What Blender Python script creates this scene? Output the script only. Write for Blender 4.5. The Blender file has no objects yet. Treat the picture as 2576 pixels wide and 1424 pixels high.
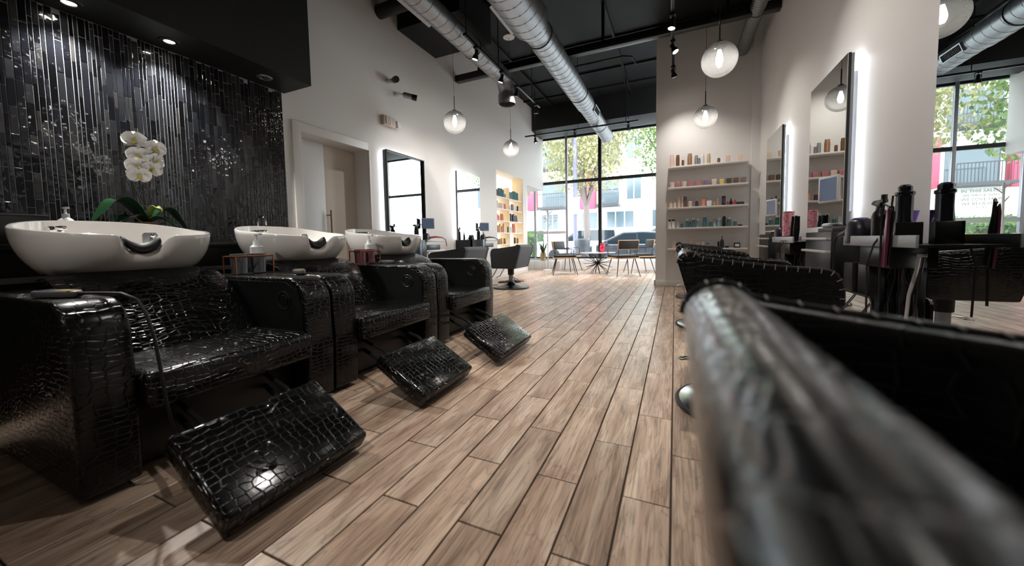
import bpy, bmesh, math, random
from mathutils import Vector, Matrix, Euler
rnd = random.Random(7)
S = bpy.context.scene
C = S.collection
PI = math.pi

# ------------------------------------------------------------------ camera
YAW, PITCH, ROLL = 0.426802, 0.060379, -0.018985
FPX, CX, CY, W_IMG, H_IMG, CAM_H = 926.663, 1277.304, 663.094, 2576.0, 1424.0, 0.83
def cam_axes():
    cy, sy = math.cos(YAW), math.sin(YAW)
    A = Matrix(((cy, sy, 0), (0, 0, -1), (-sy, cy, 0)))
    cp, sp = math.cos(PITCH), math.sin(PITCH)
    P = Matrix(((1, 0, 0), (0, cp, -sp), (0, sp, cp)))
    cr, sr = math.cos(ROLL), math.sin(ROLL)
    Q = Matrix(((cr, -sr, 0), (sr, cr, 0), (0, 0, 1)))
    return Q @ P @ A
AX = cam_axes()
cam_data = bpy.data.cameras.new('camera')
cam = bpy.data.objects.new('camera', cam_data); C.objects.link(cam)
r, d, f = AX[0], AX[1], AX[2]
m = Matrix(((r[0], -d[0], -f[0], 0), (r[1], -d[1], -f[1], 0), (r[2], -d[2], -f[2], CAM_H), (0, 0, 0, 1)))
cam.matrix_world = m
cam_data.sensor_fit = 'HORIZONTAL'; cam_data.sensor_width = 36.0
cam_data.lens = FPX / W_IMG * 36.0
cam_data.shift_x = (W_IMG / 2 - CX) / W_IMG
cam_data.shift_y = (CY - H_IMG / 2) / W_IMG
cam_data.clip_start = 0.02; cam_data.clip_end = 200
cam_data.dof.use_dof = True
cam_data.dof.focus_distance = 3.2
cam_data.dof.aperture_fstop = 1.9
S.camera = cam

# ------------------------------------------------------------------ world and exposure
S.view_settings.view_transform = 'Standard'
S.view_settings.look = 'None'
S.view_settings.gamma = 1.0
S.view_settings.use_curve_mapping = False
S.view_settings.exposure = 0.0
S.cycles.use_denoising = True
S.cycles.max_bounces = 7
S.cycles.diffuse_bounces = 4
S.cycles.glossy_bounces = 4
S.cycles.transparent_max_bounces = 12
S.cycles.sample_clamp_indirect = 6.0
S.cycles.caustics_reflective = False
S.cycles.caustics_refractive = False
wd = bpy.data.worlds.new('overcast_sky'); S.world = wd; wd.use_nodes = True
bg = wd.node_tree.nodes['Background']
bg.inputs[0].default_value = (0.86, 0.93, 1.0, 1); bg.inputs[1].default_value = 13.5
LAMP = 1.95     # one common factor for all indoor lamps, the added ones included

# ------------------------------------------------------------------ materials
def lin(c):
    out = []
    for v in c:
        v = v / 255.0
        out.append(v / 12.92 if v <= 0.04045 else ((v + 0.055) / 1.055) ** 2.4)
    return out
MC = {}
def mat(name, col=(200, 200, 200), rough=0.5, metal=0.0, coat=0.0, bump=0.0, bscale=60.0, emit=None, estr=0.0, spec=0.5):
    if name in MC: return MC[name]
    mt = bpy.data.materials.new(name); mt.use_nodes = True
    nt = mt.node_tree; p = nt.nodes['Principled BSDF']
    p.inputs['Base Color'].default_value = (*lin(col), 1)
    p.inputs['Roughness'].default_value = rough
    p.inputs['Metallic'].default_value = metal
    p.inputs['Coat Weight'].default_value = coat
    p.inputs['Coat Roughness'].default_value = 0.05
    p.inputs['Specular IOR Level'].default_value = spec
    if emit is not None:
        p.inputs['Emission Color'].default_value = (*lin(emit), 1)
        p.inputs['Emission Strength'].default_value = estr
    if bump > 0:
        tc = nt.nodes.new('ShaderNodeTexCoord'); n = nt.nodes.new('ShaderNodeTexNoise')
        n.inputs['Scale'].default_value = bscale; n.inputs['Detail'].default_value = 4
        b = nt.nodes.new('ShaderNodeBump'); b.inputs['Strength'].default_value = bump; b.inputs['Distance'].default_value = 0.01
        nt.links.new(tc.outputs['Object'], n.inputs['Vector']); nt.links.new(n.outputs['Fac'], b.inputs['Height'])
        nt.links.new(b.outputs['Normal'], p.inputs['Normal'])
    MC[name] = mt
    return mt
def N(nt, kind, **kw):
    n = nt.nodes.new(kind)
    for k, v in kw.items(): setattr(n, k, v)
    return n
def ramp(nt, stops, interp='LINEAR'):
    n = nt.nodes.new('ShaderNodeValToRGB'); cr = n.color_ramp; cr.interpolation = interp
    while len(cr.elements) < len(stops): cr.elements.new(0.5)
    for e, (pos, col) in zip(cr.elements, stops):
        e.position = pos; e.color = (*lin(col), 1)
    return n

def wood_plank_mat():
    mt = bpy.data.materials.new('wood_look_plank'); mt.use_nodes = True
    nt = mt.node_tree; L = nt.links.new; p = nt.nodes['Principled BSDF']
    geo = N(nt, 'ShaderNodeNewGeometry'); oi = N(nt, 'ShaderNodeObjectInfo')
    # per-plank random: object random for single planks, island random for the joined field
    rsum = N(nt, 'ShaderNodeMath', operation='ADD'); L(oi.outputs['Random'], rsum.inputs[0]); L(geo.outputs['Random Per Island'], rsum.inputs[1])
    fr = N(nt, 'ShaderNodeMath', operation='FRACT'); L(rsum.outputs[0], fr.inputs[0])
    mul = N(nt, 'ShaderNodeMath', operation='MULTIPLY'); mul.inputs[1].default_value = 37.0; L(fr.outputs[0], mul.inputs[0])
    comb = N(nt, 'ShaderNodeCombineXYZ'); L(mul.outputs[0], comb.inputs[0]); L(mul.outputs[0], comb.inputs[2])
    add = N(nt, 'ShaderNodeVectorMath', operation='ADD'); L(geo.outputs['Position'], add.inputs[0]); L(comb.outputs[0], add.inputs[1])
    mp = N(nt, 'ShaderNodeMapping'); mp.inputs['Scale'].default_value = (9, 1.5, 1); L(add.outputs[0], mp.inputs['Vector'])
    n1 = N(nt, 'ShaderNodeTexNoise'); n1.inputs['Scale'].default_value = 1.5; n1.inputs['Detail'].default_value = 3; n1.inputs['Distortion'].default_value = 0.8
    L(mp.outputs[0], n1.inputs['Vector'])
    # fine dark grain lines follow the distorted field
    sc = N(nt, 'ShaderNodeMath', operation='MULTIPLY'); sc.inputs[1].default_value = 16.0; L(n1.outputs['Fac'], sc.inputs[0])
    f2 = N(nt, 'ShaderNodeMath', operation='PINGPONG'); f2.inputs[1].default_value = 1.0; L(sc.outputs[0], f2.inputs[0])
    r2 = ramp(nt, [(0.0, (110, 110, 110)), (0.16, (235, 235, 235)), (1.0, (255, 255, 255))]); L(f2.outputs[0], r2.inputs[0])
    mp3 = N(nt, 'ShaderNodeMapping'); mp3.inputs['Scale'].default_value = (70, 3.0, 1); L(add.outputs[0], mp3.inputs['Vector'])
    n3 = N(nt, 'ShaderNodeTexNoise'); n3.inputs['Scale'].default_value = 2.0; n3.inputs['Detail'].default_value = 4; L(mp3.outputs[0], n3.inputs['Vector'])
    r3 = ramp(nt, [(0.33, (175, 175, 175)), (0.55, (255, 255, 255))]); L(n3.outputs['Fac'], r3.inputs[0])
    r1 = ramp(nt, [(0.25, (150, 118, 95)), (0.45, (180, 149, 124)), (0.58, (200, 171, 146)), (0.72, (216, 191, 168))]); L(n1.outputs['Fac'], r1.inputs[0])
    m1 = N(nt, 'ShaderNodeMix', data_type='RGBA', blend_type='MULTIPLY'); m1.inputs[0].default_value = 0.42; L(r1.outputs[0], m1.inputs[6]); L(r2.outputs[0], m1.inputs[7])
    m2 = N(nt, 'ShaderNodeMix', data_type='RGBA', blend_type='MULTIPLY'); m2.inputs[0].default_value = 0.75; L(m1.outputs[2], m2.inputs[6]); L(r3.outputs[0], m2.inputs[7])
    hs = N(nt, 'ShaderNodeHueSaturation'); hs.inputs['Saturation'].default_value = 0.86; L(m2.outputs[2], hs.inputs['Color'])
    mr = N(nt, 'ShaderNodeMapRange'); mr.inputs[3].default_value = 0.80; mr.inputs[4].default_value = 1.12; L(fr.outputs[0], mr.inputs[0]); L(mr.outputs[0], hs.inputs['Value'])
    L(hs.outputs[0], p.inputs['Base Color'])
    p.inputs['Roughness'].default_value = 0.34
    p.inputs['Specular IOR Level'].default_value = 0.6
    b = N(nt, 'ShaderNodeBump'); b.inputs['Strength'].default_value = 0.10; b.inputs['Distance'].default_value = 0.002
    L(r3.outputs[0], b.inputs['Height']); L(b.outputs[0], p.inputs['Normal'])
    return mt
def croc_mat(name, scale=(42, 30, 48), base=(7, 8, 8), rough=0.16, depth=0.003, rand=0.42, strength=0.6):
    if name in MC: return MC[name]
    mt = bpy.data.materials.new(name); mt.use_nodes = True
    nt = mt.node_tree; L = nt.links.new; p = nt.nodes['Principled BSDF']
    tc = N(nt, 'ShaderNodeTexCoord')
    nz = N(nt, 'ShaderNodeTexNoise'); nz.inputs['Scale'].default_value = 7; L(tc.outputs['Object'], nz.inputs['Vector'])
    sub = N(nt, 'ShaderNodeVectorMath', operation='SUBTRACT'); L(nz.outputs['Color'], sub.inputs[0]); sub.inputs[1].default_value = (.5, .5, .5)
    scl = N(nt, 'ShaderNodeVectorMath', operation='SCALE'); scl.inputs['Scale'].default_value = 0.05; L(sub.outputs[0], scl.inputs[0])
    add = N(nt, 'ShaderNodeVectorMath', operation='ADD'); L(tc.outputs['Object'], add.inputs[0]); L(scl.outputs[0], add.inputs[1])
    mp = N(nt, 'ShaderNodeMapping'); mp.inputs['Scale'].default_value = scale; L(add.outputs[0], mp.inputs['Vector'])
    v = N(nt, 'ShaderNodeTexVoronoi', feature='DISTANCE_TO_EDGE'); v.inputs['Scale'].default_value = 1.0; v.inputs['Randomness'].default_value = rand
    L(mp.outputs[0], v.inputs['Vector'])
    mr = N(nt, 'ShaderNodeMapRange', interpolation_type='SMOOTHSTEP'); mr.inputs[1].default_value = 0.0; mr.inputs[2].default_value = 0.09; L(v.outputs['Distance'], mr.inputs[0])
    n2 = N(nt, 'ShaderNodeTexNoise'); n2.inputs['Scale'].default_value = 90; n2.inputs['Detail'].default_value = 3; L(tc.outputs['Object'], n2.inputs['Vector'])
    ml = N(nt, 'ShaderNodeMath', operation='MULTIPLY_ADD'); ml.inputs[1].default_value = 0.035; L(n2.outputs['Fac'], ml.inputs[0]); L(mr.outputs[0], ml.inputs[2])
    b = N(nt, 'ShaderNodeBump'); b.inputs['Strength'].default_value = strength; b.inputs['Distance'].default_value = depth
    L(ml.outputs[0], b.inputs['Height']); L(b.outputs[0], p.inputs['Normal'])
    p.inputs['Base Color'].default_value = (*lin(base), 1)
    p.inputs['Roughness'].default_value = rough
    p.inputs['Specular IOR Level'].default_value = 0.42
    MC[name] = mt
    return mt
def tile_mat():
    mt = bpy.data.materials.new('dark_glass_tile'); mt.use_nodes = True
    nt = mt.node_tree; L = nt.links.new; p = nt.nodes['Principled BSDF']
    geo = N(nt, 'ShaderNodeNewGeometry'); oi = N(nt, 'ShaderNodeObjectInfo')
    rs = N(nt, 'ShaderNodeMath', operation='ADD'); L(oi.outputs['Random'], rs.inputs[0]); L(geo.outputs['Random Per Island'], rs.inputs[1])
    fr = N(nt, 'ShaderNodeMath', operation='FRACT'); L(rs.outputs[0], fr.inputs[0])
    cr = ramp(nt, [(0.0, (6, 7, 9)), (0.35, (12, 13, 17)), (0.65, (22, 24, 29)), (0.85, (33, 35, 38)), (1.0, (44, 43, 43))]); L(fr.outputs[0], cr.inputs[0])
    L(cr.outputs[0], p.inputs['Base Color'])
    p.inputs['Roughness'].default_value = 0.07
    n = N(nt, 'ShaderNodeTexNoise'); n.inputs['Scale'].default_value = 20; n.inputs['Detail'].default_value = 1; L(geo.outputs['Position'], n.inputs['Vector'])
    b = N(nt, 'ShaderNodeBump'); b.inputs['Strength'].default_value = 0.25; b.inputs['Distance'].default_value = 0.01
    L(n.outputs['Fac'], b.inputs['Height']); L(b.outputs[0], p.inputs['Normal'])
    return mt
def glass_pane_mat(name, tint=(250, 252, 252), refl=0.5):
    if name in MC: return MC[name]
    mt = bpy.data.materials.new(name); mt.use_nodes = True
    nt = mt.node_tree; L = nt.links.new
    for n in list(nt.nodes):
        if n.type == 'BSDF_PRINCIPLED': nt.nodes.remove(n)
    out = nt.nodes['Material Output']
    tr = N(nt, 'ShaderNodeBsdfTransparent'); tr.inputs[0].default_value = (*lin(tint), 1)
    gl = N(nt, 'ShaderNodeBsdfGlossy'); gl.inputs['Roughness'].default_value = 0.01
    fz = N(nt, 'ShaderNodeFresnel'); fz.inputs['IOR'].default_value = 1.45
    ml = N(nt, 'ShaderNodeMath', operation='MULTIPLY'); ml.inputs[1].default_value = refl; L(fz.outputs[0], ml.inputs[0])
    mx = N(nt, 'ShaderNodeMixShader'); L(ml.outputs[0], mx.inputs[0]); L(tr.outputs[0], mx.inputs[1]); L(gl.outputs[0], mx.inputs[2])
    L(mx.outputs[0], out.inputs[0])
    MC[name] = mt
    return mt
def globe_mat():
    # blown globe, mirrored at the top and fading to clear glass at the bottom
    mt = bpy.data.materials.new('half_mirrored_globe_glass'); mt.use_nodes = True
    nt = mt.node_tree; L = nt.links.new
    for n in list(nt.nodes):
        if n.type == 'BSDF_PRINCIPLED': nt.nodes.remove(n)
    out = nt.nodes['Material Output']
    tc = N(nt, 'ShaderNodeTexCoord'); sp = N(nt, 'ShaderNodeSeparateXYZ'); L(tc.outputs['Generated'], sp.inputs[0])
    mr = N(nt, 'ShaderNodeMapRange', interpolation_type='SMOOTHSTEP'); mr.inputs[1].default_value = 0.25; mr.inputs[2].default_value = 0.82; mr.inputs[3].default_value = 0.0; mr.inputs[4].default_value = 0.90
    L(sp.outputs[2], mr.inputs[0])
    fz0 = N(nt, 'ShaderNodeFresnel'); fz0.inputs['IOR'].default_value = 1.25
    fz = N(nt, 'ShaderNodeMath', operation='MULTIPLY'); fz.inputs[1].default_value = 0.6; L(fz0.outputs[0], fz.inputs[0])
    mxm = N(nt, 'ShaderNodeMath', operation='MAXIMUM'); L(mr.outputs[0], mxm.inputs[0]); L(fz.outputs[0], mxm.inputs[1])
    tr = N(nt, 'ShaderNodeBsdfTransparent'); tr.inputs[0].default_value = (*lin((238, 238, 238)), 1)
    gl = N(nt, 'ShaderNodeBsdfGlossy'); gl.inputs['Color'].default_value = (*lin((62, 62, 64)), 1); gl.inputs['Roughness'].default_value = 0.08
    tl = N(nt, 'ShaderNodeBsdfTranslucent'); tl.inputs[0].default_value = (*lin((250, 248, 246)), 1)
    hz = N(nt, 'ShaderNodeMixShader'); hz.inputs[0].default_value = 0.15; L(tr.outputs[0], hz.inputs[1]); L(tl.outputs[0], hz.inputs[2])
    mx = N(nt, 'ShaderNodeMixShader'); L(mxm.outputs[0], mx.inputs[0]); L(hz.outputs[0], mx.inputs[1]); L(gl.outputs[0], mx.inputs[2])
    L(mx.outputs[0], out.inputs[0])
    return mt
def leaf_mat(name, c1, c2, c3):
    mt = bpy.data.materials.new(name); mt.use_nodes = True
    nt = mt.node_tree; L = nt.links.new; p = nt.nodes['Principled BSDF']
    geo = N(nt, 'ShaderNodeNewGeometry')
    cr = ramp(nt, [(0.0, c1), (0.5, c2), (1.0, c3)]); L(geo.outputs['Random Per Island'], cr.inputs[0])
    L(cr.outputs[0], p.inputs['Base Color']); p.inputs['Roughness'].default_value = 0.55
    tl = N(nt, 'ShaderNodeBsdfTranslucent'); L(cr.outputs[0], tl.inputs[0])
    mx = N(nt, 'ShaderNodeMixShader'); mx.inputs[0].default_value = 0.45
    L(p.outputs[0], mx.inputs[1]); L(tl.outputs[0], mx.inputs[2]); L(mx.outputs[0], nt.nodes['Material Output'].inputs[0])
    return mt

WALL = mat('white_wall_paint', (222, 219, 216), 0.55, bump=0.03, bscale=180)
WALLW = mat('white_trim_paint', (228, 225, 220), 0.35)
BLACKP = mat('black_ceiling_paint', (13, 15, 17), 0.65, bump=0.1, bscale=30, spec=0.3)
SOFFIT = mat('black_soffit_paint', (13, 14, 14), 0.5)
BMETAL = mat('black_metal', (12, 12, 13), 0.35)
BFRAME = mat('black_window_frame', (14, 15, 16), 0.4)
WHMETAL = mat('white_metal', (225, 226, 228), 0.35)
GREYM = mat('brushed_grey_metal', (150, 153, 158), 0.38, 0.85)
CHROME = mat('polished_chrome', (215, 215, 215), 0.08, 1.0)
DUCT = mat('galvanised_duct', (150, 152, 155), 0.4, 0.9, bump=0.06, bscale=14)
CERAMIC = mat('white_ceramic', (236, 233, 230), 0.12, coat=0.6)
VINYL = mat('smooth_black_vinyl', (9, 10, 10), 0.38)
RUBBER = mat('black_rubber', (12, 12, 12), 0.5)
PLASTIC = mat('black_plastic', (14, 14, 15), 0.32)
DARKCAB = mat('black_cabinet_laminate', (13, 14, 15), 0.35)
MIRROR = mat('mirror_silver', (212, 216, 215), 0.0, 1.0)
WOOD = wood_plank_mat(); MC['wood'] = WOOD
GROUT = mat('dark_brown_grout', (52, 40, 30), 0.85)
CROC = croc_mat('crocodile_embossed_leather')
CROCH = croc_mat('crocodile_embossed_chair_leather', scale=(22, 24, 46), strength=0.3, rough=0.2, rand=0.4, depth=0.0025)
CROCF = croc_mat('crocodile_embossed_leather_fine', scale=(40, 34, 50), rough=0.2)
CROCS = croc_mat('crocodile_embossed_leather_stretched', scale=(34, 26, 50), rand=0.45, rough=0.22, depth=0.0025, strength=0.5, base=(5, 6, 6))
GLOBE = globe_mat()
BULB = mat('lit_bulb', (255, 255, 255), 0.5, emit=(255, 250, 242), estr=38.0 * LAMP)
LENS = mat('lit_lamp_lens', (255, 255, 255), 0.5, emit=(255, 246, 232), estr=45.0 * LAMP)
LED = mat('lit_led_strip', (255, 255, 255), 0.5, emit=(246, 250, 255), estr=11.0 * LAMP)
LEDW = mat('lit_warm_led_strip', (255, 255, 255), 0.5, emit=(255, 236, 205), estr=9.0 * LAMP)
PANE = glass_pane_mat('window_glass')
CLEAR = glass_pane_mat('clear_plastic', (236, 232, 232), 1.0)

# ------------------------------------------------------------------ mesh helpers
class MB:
    def __init__(s): s.v = []; s.f = []
    def add(s, verts, faces, M=None):
        n = len(s.v)
        for p in verts:
            p = Vector(p)
            s.v.append(tuple(M @ p) if M is not None else tuple(p))
        for fc in faces: s.f.append(tuple(i + n for i in fc))
        return s
    def box(s, x0, x1, y0, y1, z0, z1, M=None):
        v = [(x0, y0, z0), (x1, y0, z0), (x1, y1, z0), (x0, y1, z0), (x0, y0, z1), (x1, y0, z1), (x1, y1, z1), (x0, y1, z1)]
        return s.add(v, [(0, 3, 2, 1), (4, 5, 6, 7), (0, 1, 5, 4), (1, 2, 6, 5), (2, 3, 7, 6), (3, 0, 4, 7)], M)
    def prism(s, poly, axis, lo, hi, M=None):
        # poly in the two remaining axes: axis 'y' -> (x,z), 'x' -> (y,z), 'z' -> (x,y)
        def P(a, b, c):
            return {'y': (a, c, b), 'x': (c, a, b), 'z': (a, b, c)}[axis]
        n = len(poly)
        v = [P(a, b, lo) for a, b in poly] + [P(a, b, hi) for a, b in poly]
        fs = [tuple(range(n)), tuple(range(2 * n - 1, n - 1, -1))]
        for i in range(n):
            j = (i + 1) % n; fs.append((j, i, n + i, n + j))
        return s.add(v, fs, M)
    def lathe(s, prof, seg=24, M=None, cap=True):
        v = []; fs = []
        for (rr, z) in prof:
            for k in range(seg):
                a = 2 * PI * k / seg; v.append((rr * math.cos(a), rr * math.sin(a), z))
        for i in range(len(prof) - 1):
            for k in range(seg):
                k2 = (k + 1) % seg
                fs.append((i * seg + k, i * seg + k2, (i + 1) * seg + k2, (i + 1) * seg + k))
        if cap:
            if prof[0][0] > 1e-6: fs.append(tuple(range(seg - 1, -1, -1)))
            if prof[-1][0] > 1e-6: fs.append(tuple((len(prof) - 1) * seg + k for k in range(seg)))
        return s.add(v, fs, M)
    def tube(s, path, rad, seg=8, closed=False, cap=True):
        path = [Vector(p) for p in path]; n = len(path)
        rads = rad if isinstance(rad, (list, tuple)) else [rad] * n
        v = []; fs = []; up = None
        for i, p in enumerate(path):
            a = path[i - 1] if (i > 0 or closed) else path[0]
            b = path[(i + 1) % n] if (i < n - 1 or closed) else path[-1]
            t = (b - a)
            if t.length < 1e-9: t = Vector((0, 0, 1))
            t.normalize()
            if up is None:
                up = Vector((0, 0, 1)) if abs(t.z) < 0.9 else Vector((1, 0, 0))
            sd = t.cross(up)
            if sd.length < 1e-6: sd = t.cross(Vector((1, 0, 0)))
            sd.normalize(); u2 = sd.cross(t).normalized(); up = u2
            for k in range(seg):
                an = 2 * PI * k / seg
                v.append(tuple(p + sd * (math.cos(an) * rads[i]) + u2 * (math.sin(an) * rads[i])))
        for i in range(n if closed else n - 1):
            j = (i + 1) % n
            for k in range(seg):
                k2 = (k + 1) % seg
                fs.append((i * seg + k, i * seg + k2, j * seg + k2, j * seg + k))
        if cap and not closed:
            fs.append(tuple(range(seg - 1, -1, -1))); fs.append(tuple((n - 1) * seg + k for k in range(seg)))
        return s.add(v, fs)
    def grid(s, rows, closed_u=False):
        n = len(rows[0]); v = [p for rw in rows for p in rw]; fs = []
        for i in range(len(rows) - 1):
            for k in range(n if closed_u else n - 1):
                k2 = (k + 1) % n
                fs.append((i * n + k, i * n + k2, (i + 1) * n + k2, (i + 1) * n + k))
        return s.add(v, fs)
    def ball(s, c, rx, ry=None, rz=None, seg=16, rings=10, M=None):
        ry = ry or rx; rz = rz or rx; v = []; fs = []
        for i in range(rings + 1):
            ph = PI * i / rings
            for k in range(seg):
                a = 2 * PI * k / seg
                v.append((c[0] + rx * math.sin(ph) * math.cos(a), c[1] + ry * math.sin(ph) * math.sin(a), c[2] - rz * math.cos(ph)))
        for i in range(rings):
            for k in range(seg):
                k2 = (k + 1) % seg; fs.append((i * seg + k, i * seg + k2, (i + 1) * seg + k2, (i + 1) * seg + k))
        return s.add(v, fs, M)
    def mesh(s, name, mt, bevel=0.0, seg=2, smooth=True, ang=38.0, weld=True):
        me = bpy.data.meshes.new(name); me.from_pydata(s.v, [], s.f); me.update()
        bm = bmesh.new(); bm.from_mesh(me)
        if weld: bmesh.ops.remove_doubles(bm, verts=bm.verts, dist=1e-5)
        bmesh.ops.dissolve_degenerate(bm, edges=bm.edges, dist=1e-6)
        bmesh.ops.recalc_face_normals(bm, faces=bm.faces)
        if bevel > 0:
            es = [e for e in bm.edges if len(e.link_faces) == 2 and e.calc_face_angle(0) > math.radians(30)]
            bmesh.ops.bevel(bm, geom=es, offset=bevel, segments=seg, profile=0.5, affect='EDGES', clamp_overlap=True)
        if smooth:
            la = math.radians(ang)
            for fc in bm.faces: fc.smooth = True
            for e in bm.edges:
                e.smooth = len(e.link_faces) == 2 and e.calc_face_angle(0) < la
        bm.to_mesh(me); bm.free()
        if mt is not None: me.materials.append(mt)
        return me
    def build(s, name, mt, parent=None, bevel=0.0, seg=2, smooth=True, ang=38.0, loc=None, rot=None, weld=True):
        return put(name, s.mesh(name, mt, bevel, seg, smooth, ang, weld), parent, loc, rot)
def put(name, me, parent=None, loc=None, rot=None, scale=None):
    o = bpy.data.objects.new(name, me); C.objects.link(o)
    if parent is not None: o.parent = parent
    if loc is not None: o.location = loc
    if rot is not None: o.rotation_euler = rot
    if scale is not None: o.scale = scale
    return o
def tag(o, label=None, cat=None, group=None, kind=None):
    if label: o['label'] = label
    if cat: o['category'] = cat
    if group: o['group'] = group
    if kind: o['kind'] = kind
    return o
def thing(name, label, cat, loc=(0, 0, 0), rz=0.0, group=None):
    o = bpy.data.objects.new(name, None); C.objects.link(o)
    o.location = loc; o.rotation_euler = (0, 0, rz); o.empty_display_size = 0.1
    return tag(o, label, cat, group)
def copy_tree(o, parent=None):
    c = o.copy(); C.objects.link(c)
    if parent is not None: c.parent = parent
    for ch in list(o.children): copy_tree(ch, c)
    return c
def struct(name, mb, mt, **kw):
    return tag(mb.build(name, mt, **kw), kind='structure')
def Rz(a): return Matrix.Rotation(a, 4, 'Z')
def T(x, y, z): return Matrix.Translation((x, y, z))
def dirM(p0, p1):
    p0 = Vector(p0); p1 = Vector(p1); q = (p1 - p0).normalized().to_track_quat('Z', 'Y')
    return Matrix.Translation(p0) @ q.to_matrix().to_4x4()
def cyl(mb, p0, p1, r0, r1=None, seg=16):
    L = (Vector(p1) - Vector(p0)).length
    return mb.lathe([(r0, 0), (r1 if r1 is not None else r0, L)], seg, dirM(p0, p1))
def arc(c, rr, a0, a1, n, plane='xz', other=0.0):
    out = []
    for i in range(n + 1):
        a = a0 + (a1 - a0) * i / n; p, q = c[0] + rr * math.cos(a), c[1] + rr * math.sin(a)
        out.append({'xz': (p, other, q), 'yz': (other, p, q), 'xy': (p, q, other)}[plane])
    return out
def text_mesh(body, size, mt, extrude=0.0008, align='CENTER'):
    cu = bpy.data.curves.new('t', 'FONT'); cu.body = body; cu.size = size; cu.extrude = extrude; cu.align_x = align
    ob = bpy.data.objects.new('t', cu); C.objects.link(ob)
    bpy.context.view_layer.update()
    me = bpy.data.meshes.new_from_object(ob.evaluated_get(bpy.context.evaluated_depsgraph_get()))
    bpy.data.objects.remove(ob); bpy.data.curves.remove(cu)
    me.materials.clear(); me.materials.append(mt)
    return me
def spot(name, loc, target, power, size=1.0, blend=0.6, rad=0.03, col=(1.0, 0.94, 0.875), parent=None):
    li = bpy.data.lights.new(name, 'SPOT'); li.energy = power * LAMP; li.spot_size = size; li.spot_blend = 1.0 if blend >= 0.7 else blend; li.shadow_soft_size = rad; li.color = col
    o = bpy.data.objects.new(name, li); C.objects.link(o)
    q = (Vector(target) - Vector(loc)).to_track_quat('-Z', 'Y')
    o.rotation_euler = q.to_euler(); o.location = loc
    if parent is not None:
        bpy.context.view_layer.update()
        o.parent = parent; o.matrix_parent_inverse = parent.matrix_world.inverted()
    return o

# ------------------------------------------------------------------ room shell
XL, XR, YW, YB, ZC = -3.56, 1.18, 10.47, -2.6, 4.40
XF = -4.7                      # entrance bay beyond the end of the left wall
SHY = 6.909                    # wall with the product shelves

# floor: grout bed with real planks on top
floor = struct('floor', MB().box(XF, XR, YB, 10.72, -0.2, -0.004), GROUT)
PW, PL, ROWX = 0.1445, 0.604, -0.006
def chamfer_mesh(w, l, h, c, mt, name):
    # top plank or tile centred on the origin, bottom at 0, top at h
    a, b = w / 2, l / 2
    v = [(-a, -b, 0), (a, -b, 0), (a, b, 0), (-a, b, 0), (-a, -b, h - c), (a, -b, h - c), (a, b, h - c), (-a, b, h - c),
         (-a + c, -b + c, h), (a - c, -b + c, h), (a - c, b - c, h), (-a + c, b - c, h)]
    fs = [(8, 9, 10, 11)]
    for i in range(4):
        j = (i + 1) % 4
        fs += [(i, j, 4 + j, 4 + i), (4 + i, 4 + j, 8 + j, 8 + i)]
    return v, fs
pv, pf = chamfer_mesh(PW - 0.006, PL - 0.006, 0.006, 0.0012, WOOD, 'plank')
plank_me = bpy.data.meshes.new('plank'); plank_me.from_pydata(pv, [], pf); plank_me.materials.append(WOOD)
cells = []
for ri in range(-33, 9):
    x = ROWX + (ri + 0.5) * PW
    if x - PW / 2 < XF or x + PW / 2 > XR + 0.1: continue
    off = 0.585 if ri % 2 else 0.285
    for k in range(-6, 18):
        y = off + k * PL + PL / 2
        if y - PL / 2 < YB or y + PL / 2 > 10.7: continue
        if x < XL - 0.05 and y < 9.0: continue
        vis = (y > 0.25 and -1.75 < x < 0.75) or (x < -1.6 and 0 < y < 0.6) or (y > 3.6)
        cells.append((x, y, (abs(x) ** 2 + y * y) if vis else 999))
cells.sort(key=lambda c: c[2])
field = MB()
for i, (x, y, dd) in enumerate(cells):
    if i < 300 and dd < 900:
        put('plank', plank_me, floor, (x, y, -0.004))
    else:
        field.add(pv, pf, T(x, y, -0.004))
fo = field.build('plank_field', WOOD, floor, smooth=False, weld=False); tag(fo, kind='stuff')

# left wall, with door recess, product niche and the open entrance bay at its far end
WT = 0.30
wl = MB()
XO = XL - WT
D0, D1, DZ = 2.67, 3.60, 2.01
N0, N1, NZ0, NZ1 = 7.31, 8.84, 0.30, 2.40
E0, EZ = 9.12, 2.30
wl.box(XO, XL, YB, D0, 0, ZC); wl.box(XO, XL, D0, D1, DZ, ZC); wl.box(XO, XL, D1, N0, 0, ZC)
wl.box(XO, XL, N0, N1, 0, NZ0); wl.box(XO, XL, N0, N1, NZ1, ZC); wl.box(XO - 0.1, XO, N0 - 0.05, N1 + 0.05, NZ0 - 0.05, NZ1 + 0.05)
wl.box(XO, XL, N1, E0, 0, ZC); wl.box(XF - 0.2, XL, E0, YW, EZ, ZC)
wl.box(XF - 0.2, XF, E0 - 0.2, YW, 0, EZ); wl.box(XF, XO, E0 - 0.2, E0, 0, EZ)
wall_left = struct('wall_left', wl, WALL)
struct('wall_right', MB().box(XR, XR + 0.2, YB, SHY + 0.3, 0, ZC), WALL)
struct('wall_back', MB().box(XO, XR + 0.2, YB - 0.2, YB, 0, ZC), WALL)
# wall that carries the product shelves
wsm = MB().box(-0.31, XR, SHY, SHY + 0.25, 0, ZC)
wsm.box(1.07, XR, SHY - 0.05, SHY, 0, ZC)
struct('wall_shelves', wsm, WALL)
struct('baseboard_shelves', MB().box(-0.335, 0.9, SHY - 0.016, SHY, 0, 0.105).box(-0.326, -0.31, SHY - 0.016, SHY + 0.26, 0, 0.105), WALLW, bevel=0.004)
struct('baseboard_left', MB().box(XL, XL + 0.014, D1 + 0.12, N1 + 0.2, 0, 0.10), WALLW, bevel=0.003)
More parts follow.
